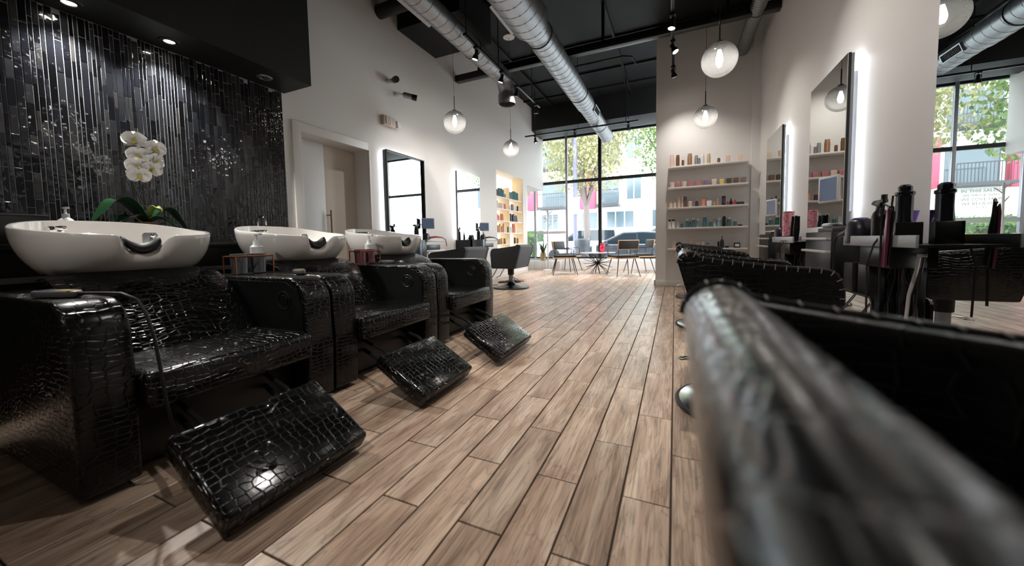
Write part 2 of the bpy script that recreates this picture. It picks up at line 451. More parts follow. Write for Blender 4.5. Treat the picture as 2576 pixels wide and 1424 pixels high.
# space to the right of the shelf wall, up to the front
struct('wall_right_front', MB().box(2.6, 2.8, SHY, YW + 0.2, 0, ZC), WALL)
struct('floor_front', MB().box(XR, 2.8, SHY + 0.25, 10.72, -0.2, 0.001), mat('front_floor', (168, 140, 115), 0.4))
cm = MB().box(XF - 0.2, 2.8, YB, YW + 0.2, ZC, ZC + 0.2)
ceiling = struct('ceiling', cm, BLACKP)
# ceiling deck joints and joists
for y in (2.2, 4.6, 6.9, 8.1, 9.0):
    struct('trim_%d' % int(y * 10), MB().box(XL, 2.6, y - 0.02, y + 0.02, ZC - 0.035, ZC), BLACKP)
for x in (-2.95, -2.0, -1.0, 0.55):
    struct('trim_%d' % int(200 + x * 10), MB().box(x - 0.018, x + 0.018, YB, 9.55, ZC - 0.07, ZC - 0.035), BLACKP)
# bulkhead over the shop window
bk = MB().prism([(9.56, ZC), (9.56, 3.80), (9.95, 3.74), (10.27, 3.74), (10.27, 3.80), (YW + 0.1, 3.80), (YW + 0.1, ZC)], 'x', XL, 2.6)
struct('trim_bulkhead', bk, SOFFIT)

# soffit above the wash area
so = MB().box(XL, -3.165, YB, 2.52, 2.34, ZC)
struct('trim_soffit', so, SOFFIT)
# second dark boxed-in section high on the left wall
struct('trim_box', MB().box(XL, -2.55, 4.25, 5.15, 3.81, ZC), BLACKP)

# ------------------------------------------------------------------ dark glass mosaic on the left wall
TILE = tile_mat()
TG = mat('grey_tile_grout', (150, 152, 155), 0.7)
back = MB().box(XL, XL + 0.006, -0.4, 2.49, 0.0, 2.34).build('tile_bed', TG, wall_left)
tile_sizes = {}
def tile_mesh(w, l):
    k = (round(w, 4), round(l, 4))
    if k not in tile_sizes:
        v, fs = chamfer_mesh(w - 0.0036, l - 0.0036, 0.006, 0.0014, TILE, 'tile')
        me = bpy.data.meshes.new('tile'); me.from_pydata(v, [], fs); me.materials.append(TILE)
        tile_sizes[k] = (me, v, fs)
    return tile_sizes[k]
tl = []
y = 2.488; ci = 0
while y > -0.38:
    w = rnd.choice([0.034, 0.034, 0.020, 0.020, 0.027])
    y -= w
    z = 2.34 + rnd.uniform(0, 0.15)
    while z > 0.05:
        l = rnd.choice([0.11, 0.16, 0.16, 0.20])
        z0 = z - l
        if z0 < 2.3:
            zt = min(z, 2.338); ln_ = round(zt - z0, 3)
            if zt != z: ln_ = max(0.02, round(ln_ / 0.02) * 0.02); zt = z0 + ln_ if z0 + ln_ <= 2.34 else 2.338
            tl.append((y + w / 2, (zt + z0) / 2, w, zt - z0))
        z = z0
def tile_area(t):
    yy, zz, w, l = t
    if yy < 0.80 or zz < 0.92: return 0
    return w * l / (XL * XL + yy * yy)
tl.sort(key=tile_area, reverse=True)
tf = MB()
RM = Matrix(((0, 0, 1, 0), (1, 0, 0, 0), (0, 1, 0, 0), (0, 0, 0, 1)))   # local x->world y, y->z, z->x
for i, (yy, zz, w, l) in enumerate(tl):
    me, v, fs = tile_mesh(w, round(l, 3))
    M = T(XL + 0.004, yy, zz) @ Matrix.Rotation(rnd.gauss(0, 0.006), 4, 'Z') @ Matrix.Rotation(rnd.gauss(0, 0.010), 4, 'Y') @ RM
    if i < 300 and tile_area((yy, zz, w, l)) > 0:
        o = put('tile', me, wall_left); o.matrix_local = M
    else:
        tf.add(v, fs, M)
tag(tf.build('tile_field', TILE, wall_left, smooth=False, weld=False), kind='stuff')

# ------------------------------------------------------------------ door in the left wall
dm = MB()
CW = 0.095
for (y0, y1, z0, z1) in ((D0 - CW, D0, 0, DZ + CW), (D1, D1 + 0.02, 0, DZ + CW), (D0, D1, DZ, DZ + CW)):
    dm.box(XL, XL + 0.022, y0, y1, z0, z1)
struct('trim_1', dm, WALLW, bevel=0.003)
door = tag(bpy.data.objects.new('door_1', None), kind='structure'); C.objects.link(door); door.location = (XL - 0.21, D0, 0)
DOORM = mat('white_door_paint', (226, 225, 222), 0.4)
MB().box(-0.04, 0.0, 0.0, 0.45, 0.01, DZ).build('door_leaf', DOORM, door, bevel=0.003)
MB().box(-0.06, -0.02, 0.452, 0.93, 0.01, DZ).build('door_leaf', mat('cream_door_paint', (214, 203, 190), 0.4), door, bevel=0.003)
h = MB(); cyl(h, (0.05, 0.475, 0.80), (0.05, 0.475, 1.24), 0.009); cyl(h, (0.05, 0.475, 0.86), (-0.02, 0.475, 0.86), 0.006); cyl(h, (0.05, 0.475, 1.18), (-0.02, 0.475, 1.18), 0.006)
h.build('door_handle', mat('bronze_handle', (120, 95, 75), 0.3, 0.8), door)

# ------------------------------------------------------------------ shop window
GY0, GY1 = YW, YW + 0.06
wz0, ztr, zt = 0.30, 2.46, 3.80
xw0, xm1, xm2, xw1 = XF, -2.86, -1.91, 2.6
struct('wall_front', MB().box(XF - 0.2, 2.8, YW - 0.12, YW + 0.2, 0, 0.24).box(XF - 0.2, 2.8, YW - 0.02, YW + 0.2, 0.24, 0.30), mat('white_curb', (224, 224, 224), 0.5))
wf = tag(bpy.data.objects.new('window_1', None), kind='structure'); C.objects.link(wf); wf.location = (0, YW, 0)
MB().box(xw0, xw1, 0, 0.07, ztr, ztr + 0.085).build('transom', BFRAME, wf, bevel=0.004)
MB().box(xw0, xw1, 0, 0.07, wz0, wz0 + 0.045).build('sill_rail', BFRAME, wf, bevel=0.004)
MB().box(xw0, xw1, 0, 0.07, zt - 0.06, zt).build('head_rail', BFRAME, wf, bevel=0.004)
MB().box(xm2 - 0.045, xm2 + 0.045, -0.03, 0.07, wz0, zt).build('mullion', BFRAME, wf, bevel=0.004)
MB().box(0.2, 0.29, -0.03, 0.07, wz0, zt).build('mullion', BFRAME, wf, bevel=0.004)
MUL = mat('silver_mullion', (176, 176, 184), 0.35, 0.6)
MB().box(xm1 - 0.03, xm1 + 0.03, -0.01, 0.06, wz0, zt).build('mullion', MUL, wf, bevel=0.004)
MB().box(-3.86, -3.80, -0.01, 0.06, wz0, ztr).build('mullion', MUL, wf, bevel=0.004)
for (a, b) in ((xw0, -3.86), (-3.80, xm1 - 0.03), (xm1 + 0.03, xm2 - 0.045), (xm2 + 0.045, 0.2), (0.29, xw1)):
    MB().box(a, b, 0.03, 0.036, wz0 + 0.045, ztr).build('pane', PANE, wf, smooth=False)
    if a > xw0: MB().box(max(a, XL), b, 0.03, 0.036, ztr + 0.085, zt - 0.06).build('pane', PANE, wf, smooth=False)
# push bar across the entrance glass
MB().box(-3.80, -2.9, -0.012, 0.024, 1.02, 1.10).build('push_bar', WHMETAL, wf, bevel=0.004)
# lettering applied to the outside of the glass, reads from the street
LET = mat('white_vinyl_lettering', (245, 245, 245), 0.5)
LETTERS = [("IN THIS SALON", 0.085, 1.62), ("WE SMILE & SHARE", 0.062, 1.54), ("WE LOVE HAIR", 0.085, 1.455), ("WE BELIEVE IN", 0.085, 1.37), ("YOU", 0.07, 1.30)]
for s_, sz, z in LETTERS:
    o = put('lettering', text_mesh(s_, sz, LET), wf, (-3.30, 0.04, z), (PI / 2, 0, PI))
o = put('lettering', text_mesh("urbanblomsalon.com", 0.062, LET), wf, (-3.32, 0.04, 0.90), (PI / 2, 0, PI))

# ------------------------------------------------------------------ ceiling services
def duct(name, label, x, z, segs, hang=True, regs=(), seam=0.155, dm=DUCT):
    # segs: list of (y, radius)
    t = thing(name, label, 'air duct', (x, segs[0][0], z))
    y0 = segs[0][0]
    mb = MB(); rows = []
    for (yy, rr) in segs:
        rows.append([(rr * math.cos(2 * PI * k / 32), yy - y0, rr * math.sin(2 * PI * k / 32)) for k in range(32)])
    mb.grid(rows, True)
    rows2 = [[(0.96 * p[0], p[1], 0.96 * p[2]) for p in rw] for rw in rows[::-1]]
    mb.grid([rows[-1], rows2[0]], True).grid(rows2, True)
    mb.build('pipe', dm, t)
    # lock seam that winds along the pipe
    path = []; yy = segs[0][0]; end = segs[-1][0]; n = int((end - yy) / seam * 20)
    for i in range(n + 1):
        y = yy + (end - yy) * i / n; rr = segs[0][1]
        for (a, b) in zip(segs, segs[1:]):
            if a[0] <= y <= b[0]: rr = a[1] + (b[1] - a[1]) * (y - a[0]) / max(1e-6, b[0] - a[0]); break
        an = 2 * PI * i / 20
        path.append((rr * math.cos(an), y - y0, rr * math.sin(an)))
    MB().tube(path, 0.0035, 5).build('spiral_seam', mat('duct_seam', (120, 122, 125), 0.45, 0.8), t)
    for (ry, ang, rr, ln) in regs:
        M = T(0, ry - y0, 0) @ Matrix.Rotation(ang, 4, 'Y')
        g = MB().box(rr - 0.03, rr + 0.02, -ln, ln, -0.065, -0.05, M).box(rr - 0.03, rr + 0.02, -ln, ln, 0.05, 0.065, M).box(rr - 0.03, rr + 0.02, -ln, -ln + 0.015, -0.05, 0.05, M).box(rr - 0.03, rr + 0.02, ln - 0.015, ln, -0.05, 0.05, M)
        ro = g.build('register', DUCT, t)
        MB().box(rr - 0.035, rr + 0.004, -ln + 0.015, ln - 0.015, -0.05, 0.05, M).build('register_core', BMETAL, ro)
        nb = int(2 * ln / 0.028)
        for i in range(nb):
            yb = -ln + 0.02 + i * 0.028
            MB().box(rr + 0.002, rr + 0.012, yb, yb + 0.005, -0.05, 0.05, M).build('blade', BMETAL, ro, smooth=False)
    if hang:
        yy = segs[0][0] + 0.7
        while yy < segs[-1][0]:
            rr = [s for s in segs if s[0] <= yy][-1][1]
            hb = MB(); hb.tube([(rr * 1.02 * math.cos(a), yy - y0, rr * 1.02 * math.sin(a)) for a in [2 * PI * k / 24 for k in range(24)]], 0.006, 5, closed=True)
            cyl(hb, (0, yy - y0, rr), (0, yy - y0, ZC - z), 0.004, seg=6)
            hb.build('hanger', BMETAL, t); yy += 2.1
    return t
# duct ending in an elbow that blows down
d1 = duct('spiral_duct', 'slim galvanised spiral duct ending in a downward elbow', -2.62, 3.55, [(-2.3, 0.135), (5.62, 0.135)], regs=[(3.45, math.radians(145), 0.135, 0.36)])
el = []
rb = 0.24
rows = []
for i in range(11):
    a = (PI / 2) * i / 10
    cyy, czz = 5.62 + rb * math.sin(a), 3.55 - rb + rb * math.cos(a)
    rows.append([(0.135 * math.cos(q), cyy + 0.135 * math.sin(q) * math.sin(a) - 5.62 + 7.92, czz + 0.135 * math.sin(q) * math.cos(a) - 3.55) for q in [2 * PI * k / 28 for k in range(28)]])
eb = MB().grid(rows, True)
eb.build('elbow', DUCT, d1)
eb = MB().lathe([(0.15, 0.0), (0.15, 0.16), (0.138, 0.17), (0.138, 0.01), (0.15, 0.0)], 28, T(0, 5.62 + rb + 2.3, -rb - 0.16), cap=False)
eb.build('outlet_collar', DUCT, d1)
MB().lathe([(0.0, 0.0), (0.136, 0.0)], 28, T(0, 5.62 + rb + 2.3, -rb - 0.10), cap=False).build('outlet_core', BMETAL, d1)
duct('spiral_duct', 'wide galvanised spiral duct running to the shop window, stepping down in diameter', -1.63, 3.50,
     [(-2.3, 0.235), (4.35, 0.235), (4.55, 0.175), (7.4, 0.175), (7.5, 0.16), (9.95, 0.16)],
     regs=[(3.95, math.radians(150), 0.235, 0.30), (7.75, math.radians(20), 0.16, 0.22)])
duct('flexible_duct', 'thin silver flexible duct along the top of the right wall', 0.93, 3.72, [(3.0, 0.085), (SHY, 0.085)], seam=0.05, dm=mat('crinkled_foil', (150, 150, 150), 0.4, 0.9, bump=0.6, bscale=40))

def beam(name, label, y, z, x0, x1, rr=0.055, square=True, hangers=()):
    t = thing(name, label, 'beam', (x0, y, z))
    mb = MB()
    if square: mb.box(0, x1 - x0, -rr, rr, -rr, rr)
    else: cyl(mb, (0, 0, 0), (x1 - x0, 0, 0), rr, seg=20)
    mb.build('bar', BMETAL, t, bevel=0.004 if square else 0)
    for hx in hangers:
        MB().box(hx - x0 - 0.02, hx - x0 + 0.02, -0.02, 0.02, rr, ZC - z).build('hanger', BMETAL, t)
    return t
beam('ceiling_beam', 'long black square steel tube spanning the ceiling', 5.78, 3.71, XL, XR, 0.055, hangers=(-3.1, -1.0, 0.6))
beam('sprinkler_pipe', 'thick round black pipe high on the left wall', 3.9, 3.86, XL, -1.9, 0.085, False, hangers=(-3.3,))
def pipe(name, label, pts, rr=0.018):
    o = MB().tube(pts, rr, 8).build(name, BMETAL); return tag(o, label, 'pipe')
pipe('conduit', 'thin black conduit bent along the ceiling above the window', [(-1.9, 7.3, 4.2), (-0.9, 7.3, 4.2), (-0.75, 7.35, 4.18), (-0.7, 7.6, 4.15), (-0.2, 7.6, 4.15), (2.0, 7.6, 4.15)])
pipe('conduit', 'straight black conduit crossing the ceiling between the ducts', [(XL, 4.75, 4.28), (1.1, 4.75, 4.28)], 0.025)
pipe('conduit', 'long black conduit running toward the shop window', [(-2.25, 0, 4.22), (-2.25, 9.5, 4.22)], 0.03)
pipe('cable', 'thin black cable hanging down the window bulkhead', [(-1.05, 8.6, 4.3), (-1.05, 9.4, 4.25), (-1.05, 9.5, 4.1), (-1.05, 9.5, 3.72)], 0.008)
# ---------------------------------------------------------------- track lights
def track(name, label, p0, p1, heads, hang):
    t = thing(name, label, 'track light', p0)
    a = Vector(p0); b = Vector(p1); L = b - a
    mb = MB(); ax = 'y' if abs(L.y) > abs(L.x) else 'x'
    if ax == 'y': mb.box(-0.018, 0.018, 0, L.y, -0.012, 0.018)
    else: mb.box(0, L.x, -0.018, 0.018, -0.012, 0.018)
    mb.build('rail', BMETAL, t, bevel=0.002)
    for hpos in hang:
        q = L * hpos; hb = MB(); cyl(hb, (q.x, q.y, 0.015), (q.x, q.y, ZC - a.z), 0.007, seg=8); hb.build('drop_rod', BMETAL, t)
    for (fr, target, power, size) in heads:
        q = L * fr; piv = a + q + Vector((0, 0, -0.10)); dv = (Vector(target) - piv).normalized()
        hb = MB(); hb.box(-0.03, 0.03, -0.03, 0.03, -0.035, -0.01, T(*q))
        cyl(hb, q + Vector((0, 0, -0.03)), q + Vector((0, 0, -0.055)), 0.008, seg=8)
        # yoke
        sd = dv.cross(Vector((0, 0, 1)));
        if sd.length < 0.05: sd = Vector((1, 0, 0))
        sd.normalize(); c = q + Vector((0, 0, -0.10))
        hb.tube([c + sd * 0.042, c + sd * 0.042 + Vector((0, 0, 0.05)), c - sd * 0.042 + Vector((0, 0, 0.05)), c - sd * 0.042], 0.005, 6)
        ho = hb.build('bracket', BMETAL, t)
        M = dirM(c - dv * 0.045, c + dv)
        lh = MB().lathe([(0.0, 0.0), (0.022, 0.0), (0.024, 0.05), (0.040, 0.085), (0.043, 0.12), (0.037, 0.12), (0.035, 0.108), (0.0, 0.108)], 20, M)
        hd = lh.build('lamp_head', BMETAL, t)
        MB().lathe([(0.0, 0.111), (0.036, 0.111)], 20, M, cap=False).build('lens', LENS, hd)
        w = a + c + dv * 0.09
        spot('track_spot', w, target, power, size, 0.7, 0.035, parent=t)
    return t
track('track_light', 'black ceiling track with spotlights along the slim duct', (-2.40, 4.1, 3.40), (-2.40, 6.9, 3.40),
      [(0.11, (-3.4, 4.3, 0.3), 52, 1.5), (0.39, (-3.4, 5.2, 0.6), 50, 1.5), (0.60, (-3.4, 6.2, 0.6), 50, 1.5), (0.93, (-2.7, 7.4, 0.0), 55, 1.5)], (0.02, 0.35, 0.85))
track('track_light', 'black ceiling track with spotlights beside the globe lamps', (-0.045, 1.2, 3.42), (-0.045, 6.45, 3.42),
      [(0.12, (-0.6, 2.0, 0.0), 85, 1.4), (0.45, (1.1, 3.2, 1.0), 45, 1.5), (0.69, (-0.6, 4.6, 0.0), 70, 1.6), (0.81, (1.1, 5.0, 1.0), 40, 1.5), (0.96, (0.5, 6.9, 0.9), 42, 1.7)], (0.1, 0.5, 0.9))  # first head is unseen, added to brighten the foreground floor
track('track_light', 'black ceiling track with spotlights across the shop window', (-3.30, 8.40, 3.325), (-0.72, 8.40, 3.325),
      [(0.10, (-2.6, 8.9, 0.0), 110, 1.1), (0.47, (-2.0, 8.9, 0.0), 170, 1.6), (0.92, (-0.9, 8.9, 0.0), 170, 1.6)], (0.1, 0.5, 0.9))

track('track_light', 'added black ceiling track out of view, with spotlights brightening the aisle', (-0.95, -1.9, 3.42), (-0.95, 0.5, 3.42),
      [(0.06, (-2.3, 1.9, 0.75), 85, 0.75), (0.5, (-0.45, 2.0, 0.0), 105, 1.05), (0.95, (-0.6, 3.4, 0.0), 105, 1.0)], (0.1, 0.9))  # made-up track, out of view; brightens the foreground floor and wash chairs

# ---------------------------------------------------------------- downlights in the soffit
for (x, y, lit, lb) in ((-3.39, 1.04, 1, 'lit round downlight in the black soffit, above the sink counter'), (-3.385, 1.53, 1, 'lit round downlight in the black soffit, middle of three'), (-3.37, 2.21, 0, 'unlit round eyeball downlight at the end of the black soffit')):
    t = thing('downlight', lb, 'downlight', (x, y, 2.34))
    MB().lathe([(0.030, -0.001), (0.034, -0.008), (0.058, -0.006), (0.062, 0.0)], 28, cap=False).build('trim_ring', mat('satin_black_ring', (22, 22, 22), 0.3) if lit else GREYM, t)
    MB().lathe([(0.0, -0.002), (0.031, -0.002)], 24, cap=False).build('lens', LENS if lit else CHROME, t)
    if lit: spot('downlight_spot', (x, y, 2.32), (x + 0.15, y, 0), 48, 2.0, 0.5, 0.03, (1, 0.96, 0.9), parent=t)
    else:
        MB().lathe([(0.012, -0.006), (0.02, -0.012), (0.026, -0.006)], 20, cap=False).build('eyeball', BMETAL, t)
# ---------------------------------------------------------------- globe pendants
def pendant(x, y, z, label, rr=0.15, rose=False):
    t = thing('globe_pendant', label, 'pendant lamp', (x, y, z))
    mb = MB(); mb.ball((0, 0, 0), rr, seg=32, rings=20); g = mb.build('globe', GLOBE, t)
    mb = MB(); cyl(mb, (0, 0, rr - 0.004), (0, 0, rr + 0.20), 0.007, seg=10); mb.lathe([(0.03, rr - 0.012), (0.03, rr + 0.012), (0.012, rr + 0.02)], 16); mb.build('stem', BMETAL, t)
    mb = MB(); cyl(mb, (0, 0, rr + 0.2), (0, 0, ZC - z), 0.0025, seg=6); mb.build('cord', BMETAL, t)
    mb = MB(); mb.lathe([(0.10, ZC - z - 0.02), (0.105, ZC - z)] if rose else [(0.05, ZC - z - 0.02), (0.055, ZC - z)], 24); mb.build('canopy', WALLW if rose else BMETAL, t)
    mb = MB(); mb.lathe([(0.016, rr - 0.012), (0.016, rr - 0.06), (0.012, rr - 0.065)], 14); mb.build('socket', GREYM, t)
    mb = MB(); mb.lathe([(0.0, -0.05), (0.018, -0.045), (0.028, -0.02), (0.03, 0.01), (0.022, 0.05), (0.013, rr - 0.065), (0.0, rr - 0.065)], 18); mb.build('bulb', BULB, t)
    return t
pendant(-2.86, 4.565, 2.53, 'half-mirrored globe pendant over the velvet chair beside the wash units', 0.158, True)
pendant(-2.67, 6.10, 2.47, 'half-mirrored globe pendant over the velvet chair with the visible round base', 0.145, True)
pendant(0.358, 4.00, 2.46, 'half-mirrored globe pendant in front of the taller-looking wall mirror')
pendant(0.366, 5.85, 2.48, 'half-mirrored globe pendant in front of the shelf wall')
pendant(0.36, 2.15, 2.47, 'half-mirrored globe pendant seen in the mirror at the near station')

# ---------------------------------------------------------------- things high on the left wall
t = thing('security_camera', 'pair-mounted bullet security camera facing into the room', 'security camera', (XL, 4.02, 3.02))
mb = MB(); cyl(mb, (0, 0, 0), (0.05, 0, 0), 0.03); cyl(mb, (0.05, 0, 0), (0.09, 0.02, 0.02), 0.012); mb.build('bracket', WHMETAL, t)
M = dirM((0.05, 0.06, 0.03), (0.30, -0.12, -0.05)); MB().lathe([(0.0, 0), (0.035, 0.0), (0.04, 0.03), (0.042, 0.14), (0.034, 0.14), (0.03, 0.13), (0.0, 0.13)], 20, M).build('housing', PLASTIC, t)
t = thing('security_camera', 'bullet security camera with grey body pointing along the wall', 'security camera', (XL, 4.17, 2.90))
mb = MB(); cyl(mb, (0, 0, 0), (0.05, 0, 0), 0.032); cyl(mb, (0.05, 0, 0), (0.10, 0.05, 0.0), 0.012); mb.build('bracket', WHMETAL, t)
M = dirM((0.09, 0.04, 0.0), (0.30, 0.24, -0.05)); MB().lathe([(0.0, 0), (0.03, 0.0), (0.038, 0.03), (0.038, 0.13)], 20, M).build('housing', GREYM, t)
MB().lathe([(0.04, 0.12), (0.042, 0.19), (0.034, 0.19), (0.0, 0.175)], 20, M).build('hood', PLASTIC, t)
t = thing('exit_sign', 'small white emergency light box on the wall above the door', 'emergency light', (XL, 3.99, 2.46))
MB().box(0, 0.05, -0.13, 0.10, -0.055, 0.075).build('box', mat('beige_plastic', (196, 178, 160), 0.45), t, bevel=0.006)
for i in range(3): MB().box(0.05, 0.062, -0.09 + i * 0.035, -0.072 + i * 0.035, -0.03, 0.07).build('lens_strip', WHMETAL, t)
MB().prism([(0.0, 0.0), (0.07, 0.0), (0.05, 0.10), (0.0, 0.10)], 'y', 0.125, 0.19, T(0, 0, -0.04)).build('lamp_head', WHMETAL, t, bevel=0.004)

# ------------------------------------------------------------------ wash units
def wash_unit():
    t = thing('wash_unit', '', 'wash unit', (0, 0, 0))
    # arms: rounded front profile
    def arm_prof():
        p = [(-0.86, 0.03), (-0.86, 0.645), (-0.845, 0.662)]
        p += [(a[0], a[2]) for a in arc((-0.125, 0.535), 0.127, PI / 2, 0, 8)]
        p += [(0.012, 0.30), (0.0, 0.03)]
        return p
    for s_ in (-1, 1):
        y0, y1 = (0.325, 0.478) if s_ > 0 else (-0.478, -0.325)
        a = MB().prism(arm_prof(), 'y', y0, y1).build('arm', CROCS, t, bevel=0.018, seg=3, ang=50)
        # smooth inner cheek
        yi = 0.3245 * s_
        MB().prism([(-0.84, 0.10), (-0.84, 0.64), (-0.14, 0.64), (-0.05, 0.60), (-0.02, 0.52), (-0.01, 0.10)], 'y', min(yi, yi - 0.004 * s_), max(yi, yi - 0.004 * s_)).build('inner_cheek', mat('matte_black_cheek', (5, 6, 6), 0.5, spec=0.25), a)
        em = MB().tube([(-0.15 + 0.045 * math.cos(q), yi - 0.006 * s_, 0.545 + 0.045 * math.sin(q)) for q in [2 * PI * k / 28 for k in range(28)]], 0.0035, 6, closed=True)
        em.tube([(-0.165, yi - 0.006 * s_, 0.57), (-0.14, yi - 0.006 * s_, 0.57), (-0.125, yi - 0.006 * s_, 0.552), (-0.14, yi - 0.006 * s_, 0.522)], 0.003, 6)
        em.build('emblem', VINYL, a)
    # seat cushion
    MB().box(-0.52, 0.06, -0.322, 0.322, 0.265, 0.398).build('seat', CROCF, t, bevel=0.028, seg=3, ang=55)
    # reclined, softly bulging back
    prof = [(-0.30, 0.37), (-0.36, 0.43), (-0.42, 0.505), (-0.485, 0.575), (-0.56, 0.64), (-0.645, 0.69), (-0.72, 0.722), (-0.76, 0.728)]
    rows = []
    for (px, pz) in prof:
        rows.append([(px - 0.03 * abs(v) ** 3, v * 0.318, pz - 0.02 * abs(v) ** 4) for v in [-1 + 2 * k / 16 for k in range(17)]])
    rows.append([(-0.86, v * 0.318, 0.70) for v in [-1 + 2 * k / 16 for k in range(17)]])
    rows.append([(-0.86, v * 0.318, 0.30) for v in [-1 + 2 * k / 16 for k in range(17)]])
    rows.append([(-0.34, v * 0.318, 0.30) for v in [-1 + 2 * k / 16 for k in range(17)]])
    mb = MB().grid(rows)
    mb.f.append(tuple(i * 17 for i in range(len(rows)))); mb.f.append(tuple(i * 17 + 16 for i in range(len(rows))))
    mb.build('backrest', CROC, t, ang=60)
    # frame below the seat
    MB().box(-0.82, -0.10, -0.30, 0.30, 0.03, 0.26).build('base', VINYL, t, bevel=0.01)
    for (px, py) in ((-0.08, -0.40), (-0.08, 0.40), (-0.78, -0.40), (-0.78, 0.40)):
        MB().lathe([(0.02, 0.0), (0.024, 0.006), (0.016, 0.031)], 14, T(px, py, 0.0)).build('foot', CHROME, t)
    # pedestal and bowl
    MB().box(-1.06, -0.865, -0.13, 0.13, 0.0, 0.73).build('bowl_pedestal', VINYL, t, bevel=0.02)
    cx, ax, by = -0.955, 0.325, 0.355
    n = 96
    def se(th, e=2.5):
        c, s2 = math.cos(th), math.sin(th)
        return (math.copysign(abs(c) ** (2 / e), c), math.copysign(abs(s2) ** (2 / e), s2))
    ths = [2 * PI * k / n for k in range(n)]
    def rim(th):
        tt = (th + PI) % (2 * PI) - PI
        back_ = ((1 - math.cos(tt)) / 2) ** 1.3
        y_ = by * se(th)[1]
        neck = math.exp(-((y_ + 0.02) / 0.082) ** 6) if math.cos(tt) > 0 else 0.0
        return 0.886 + 0.094 * back_ - 0.076 * neck + 0.012 * max(0.0, math.cos(tt)) * (abs(y_) / by) ** 2, neck
    rows = []
    for q in range(9):         # outside, from the rim down
        u = q / 8; sc = math.sqrt(max(0, 1 - (0.80 * u) ** 2.3)); rw = []
        for th in ths:
            hz, nk = rim(th); e = se(th)
            fx = 1.0 - 0.17 * nk * (1 - 0.75 * u)
            zb = 0.715
            lift = 1.0 if math.cos(th) < 0.2 else 1.0
            rw.append((cx + ax * e[0] * (0.25 + 0.75 * sc if math.cos(th) < 0 else 0.10 + 0.90 * sc) * fx, by * e[1] * (0.35 + 0.15 * math.cos(th) + (0.65 - 0.15 * math.cos(th)) * sc), hz + (zb - hz) * (u ** 1.15)))
        rows.append(rw)
    rows = rows[::-1]
    rows.append([(cx + ax * se(th)[0] * 0.985 * (1 - 0.17 * rim(th)[1]), by * se(th)[1] * 0.985, rim(th)[0] + 0.007) for th in ths])
    for q in range(9):         # inside, down to the drain
        u = q / 8; sc = 0.945 * math.sqrt(max(0.0, 1 - (0.96 * u) ** 3.0)); rw = []
        for th in ths:
            hz, nk = rim(th); e = se(th); fx = 1.0 - 0.17 * nk * (1 - u)
            rw.append((cx + ax * e[0] * sc * fx, by * e[1] * sc, hz + 0.004 + (0.755 - hz) * u ** 0.8))
        rows.append(rw)
    mb = MB().grid(rows, True); mb.f.append(tuple(range(n - 1, -1, -1))); mb.f.append(tuple((len(rows) - 1) * n + k for k in range(n)))
    bowl = mb.build('basin', CERAMIC, t, ang=70)
    MB().lathe([(0.0, 0.76), (0.03, 0.762), (0.034, 0.755)], 20, T(cx - 0.02, 0, 0)).build('drain', RUBBER, bowl)
    # gel neck rest
    rows = []
    for k in range(17):
        v = -1 + 2 * k / 16; y_ = v * 0.072 - 0.02; zz = 0.832 + 0.045 * v * v; xx = -0.70 + 0.005 * v * v
        tp = 0.55 + 0.45 * math.sqrt(max(0.0, 1 - v ** 4))
        rows.append([(xx + 0.036 * tp * math.cos(q), y_, zz + 0.024 * tp * math.sin(q) - 0.03 * max(0, math.cos(q)) * 0.6) for q in [2 * PI * j / 14 for j in range(14)]])
    mb = MB().grid(rows, True); mb.f.append(tuple(range(13, -1, -1))); mb.f.append(tuple(16 * 14 + j for j in range(14)))
    mb.build('neck_rest', mat('black_gel', (10, 11, 12), 0.5), t, ang=70)
    # mixer tap on the near rim, spray head with plate on the far inner side
    tp = MB(); cyl(tp, (-1.10, -0.19, 0.80), (-1.10, -0.19, 0.915), 0.02); tp.box(-1.13, -1.06, -0.215, -0.165, 0.912, 0.945); tp.box(-1.075, -0.99, -0.205, -0.175, 0.925, 0.945)
    tp.build('mixer_tap', CHROME, t, bevel=0.006)
    pl = MB().prism([(-0.035, 0.0), (0.035, 0.0), (0.035, 0.09), (0.025, 0.105), (-0.025, 0.105), (-0.035, 0.09)], 'x', -0.006, 0.006, T(-1.06, 0.16, 0.815))
    po = pl.build('spray_plate', GREYM, t, bevel=0.003)
    hs = MB().tube([(-1.05, 0.16, 0.81), (-1.048, 0.16, 0.86), (-1.045, 0.165, 0.895)], 0.006, 8); hs.ball((-1.044, 0.165, 0.90), 0.012); hs.build('spray_hose', CHROME, po)
    return t
FOOT = [(-0.125, 0.31, 0.265, 0.60, 0.082, 0.255), (-0.24, 0.31, 0.255, 0.60, 0.082, 0.235), (-0.46, 0.42, 0.255, 0.68, 0.082, 0.285)]
wash_labels = ['black crocodile-leather wash chair with white basin, nearest the sink counter orchid',
               'black crocodile-leather wash chair with white basin, middle of the row of three',
               'black crocodile-leather wash chair with white basin, beside the velvet chairs']
proto = wash_unit()
units = [proto, copy_tree(proto), copy_tree(proto)]
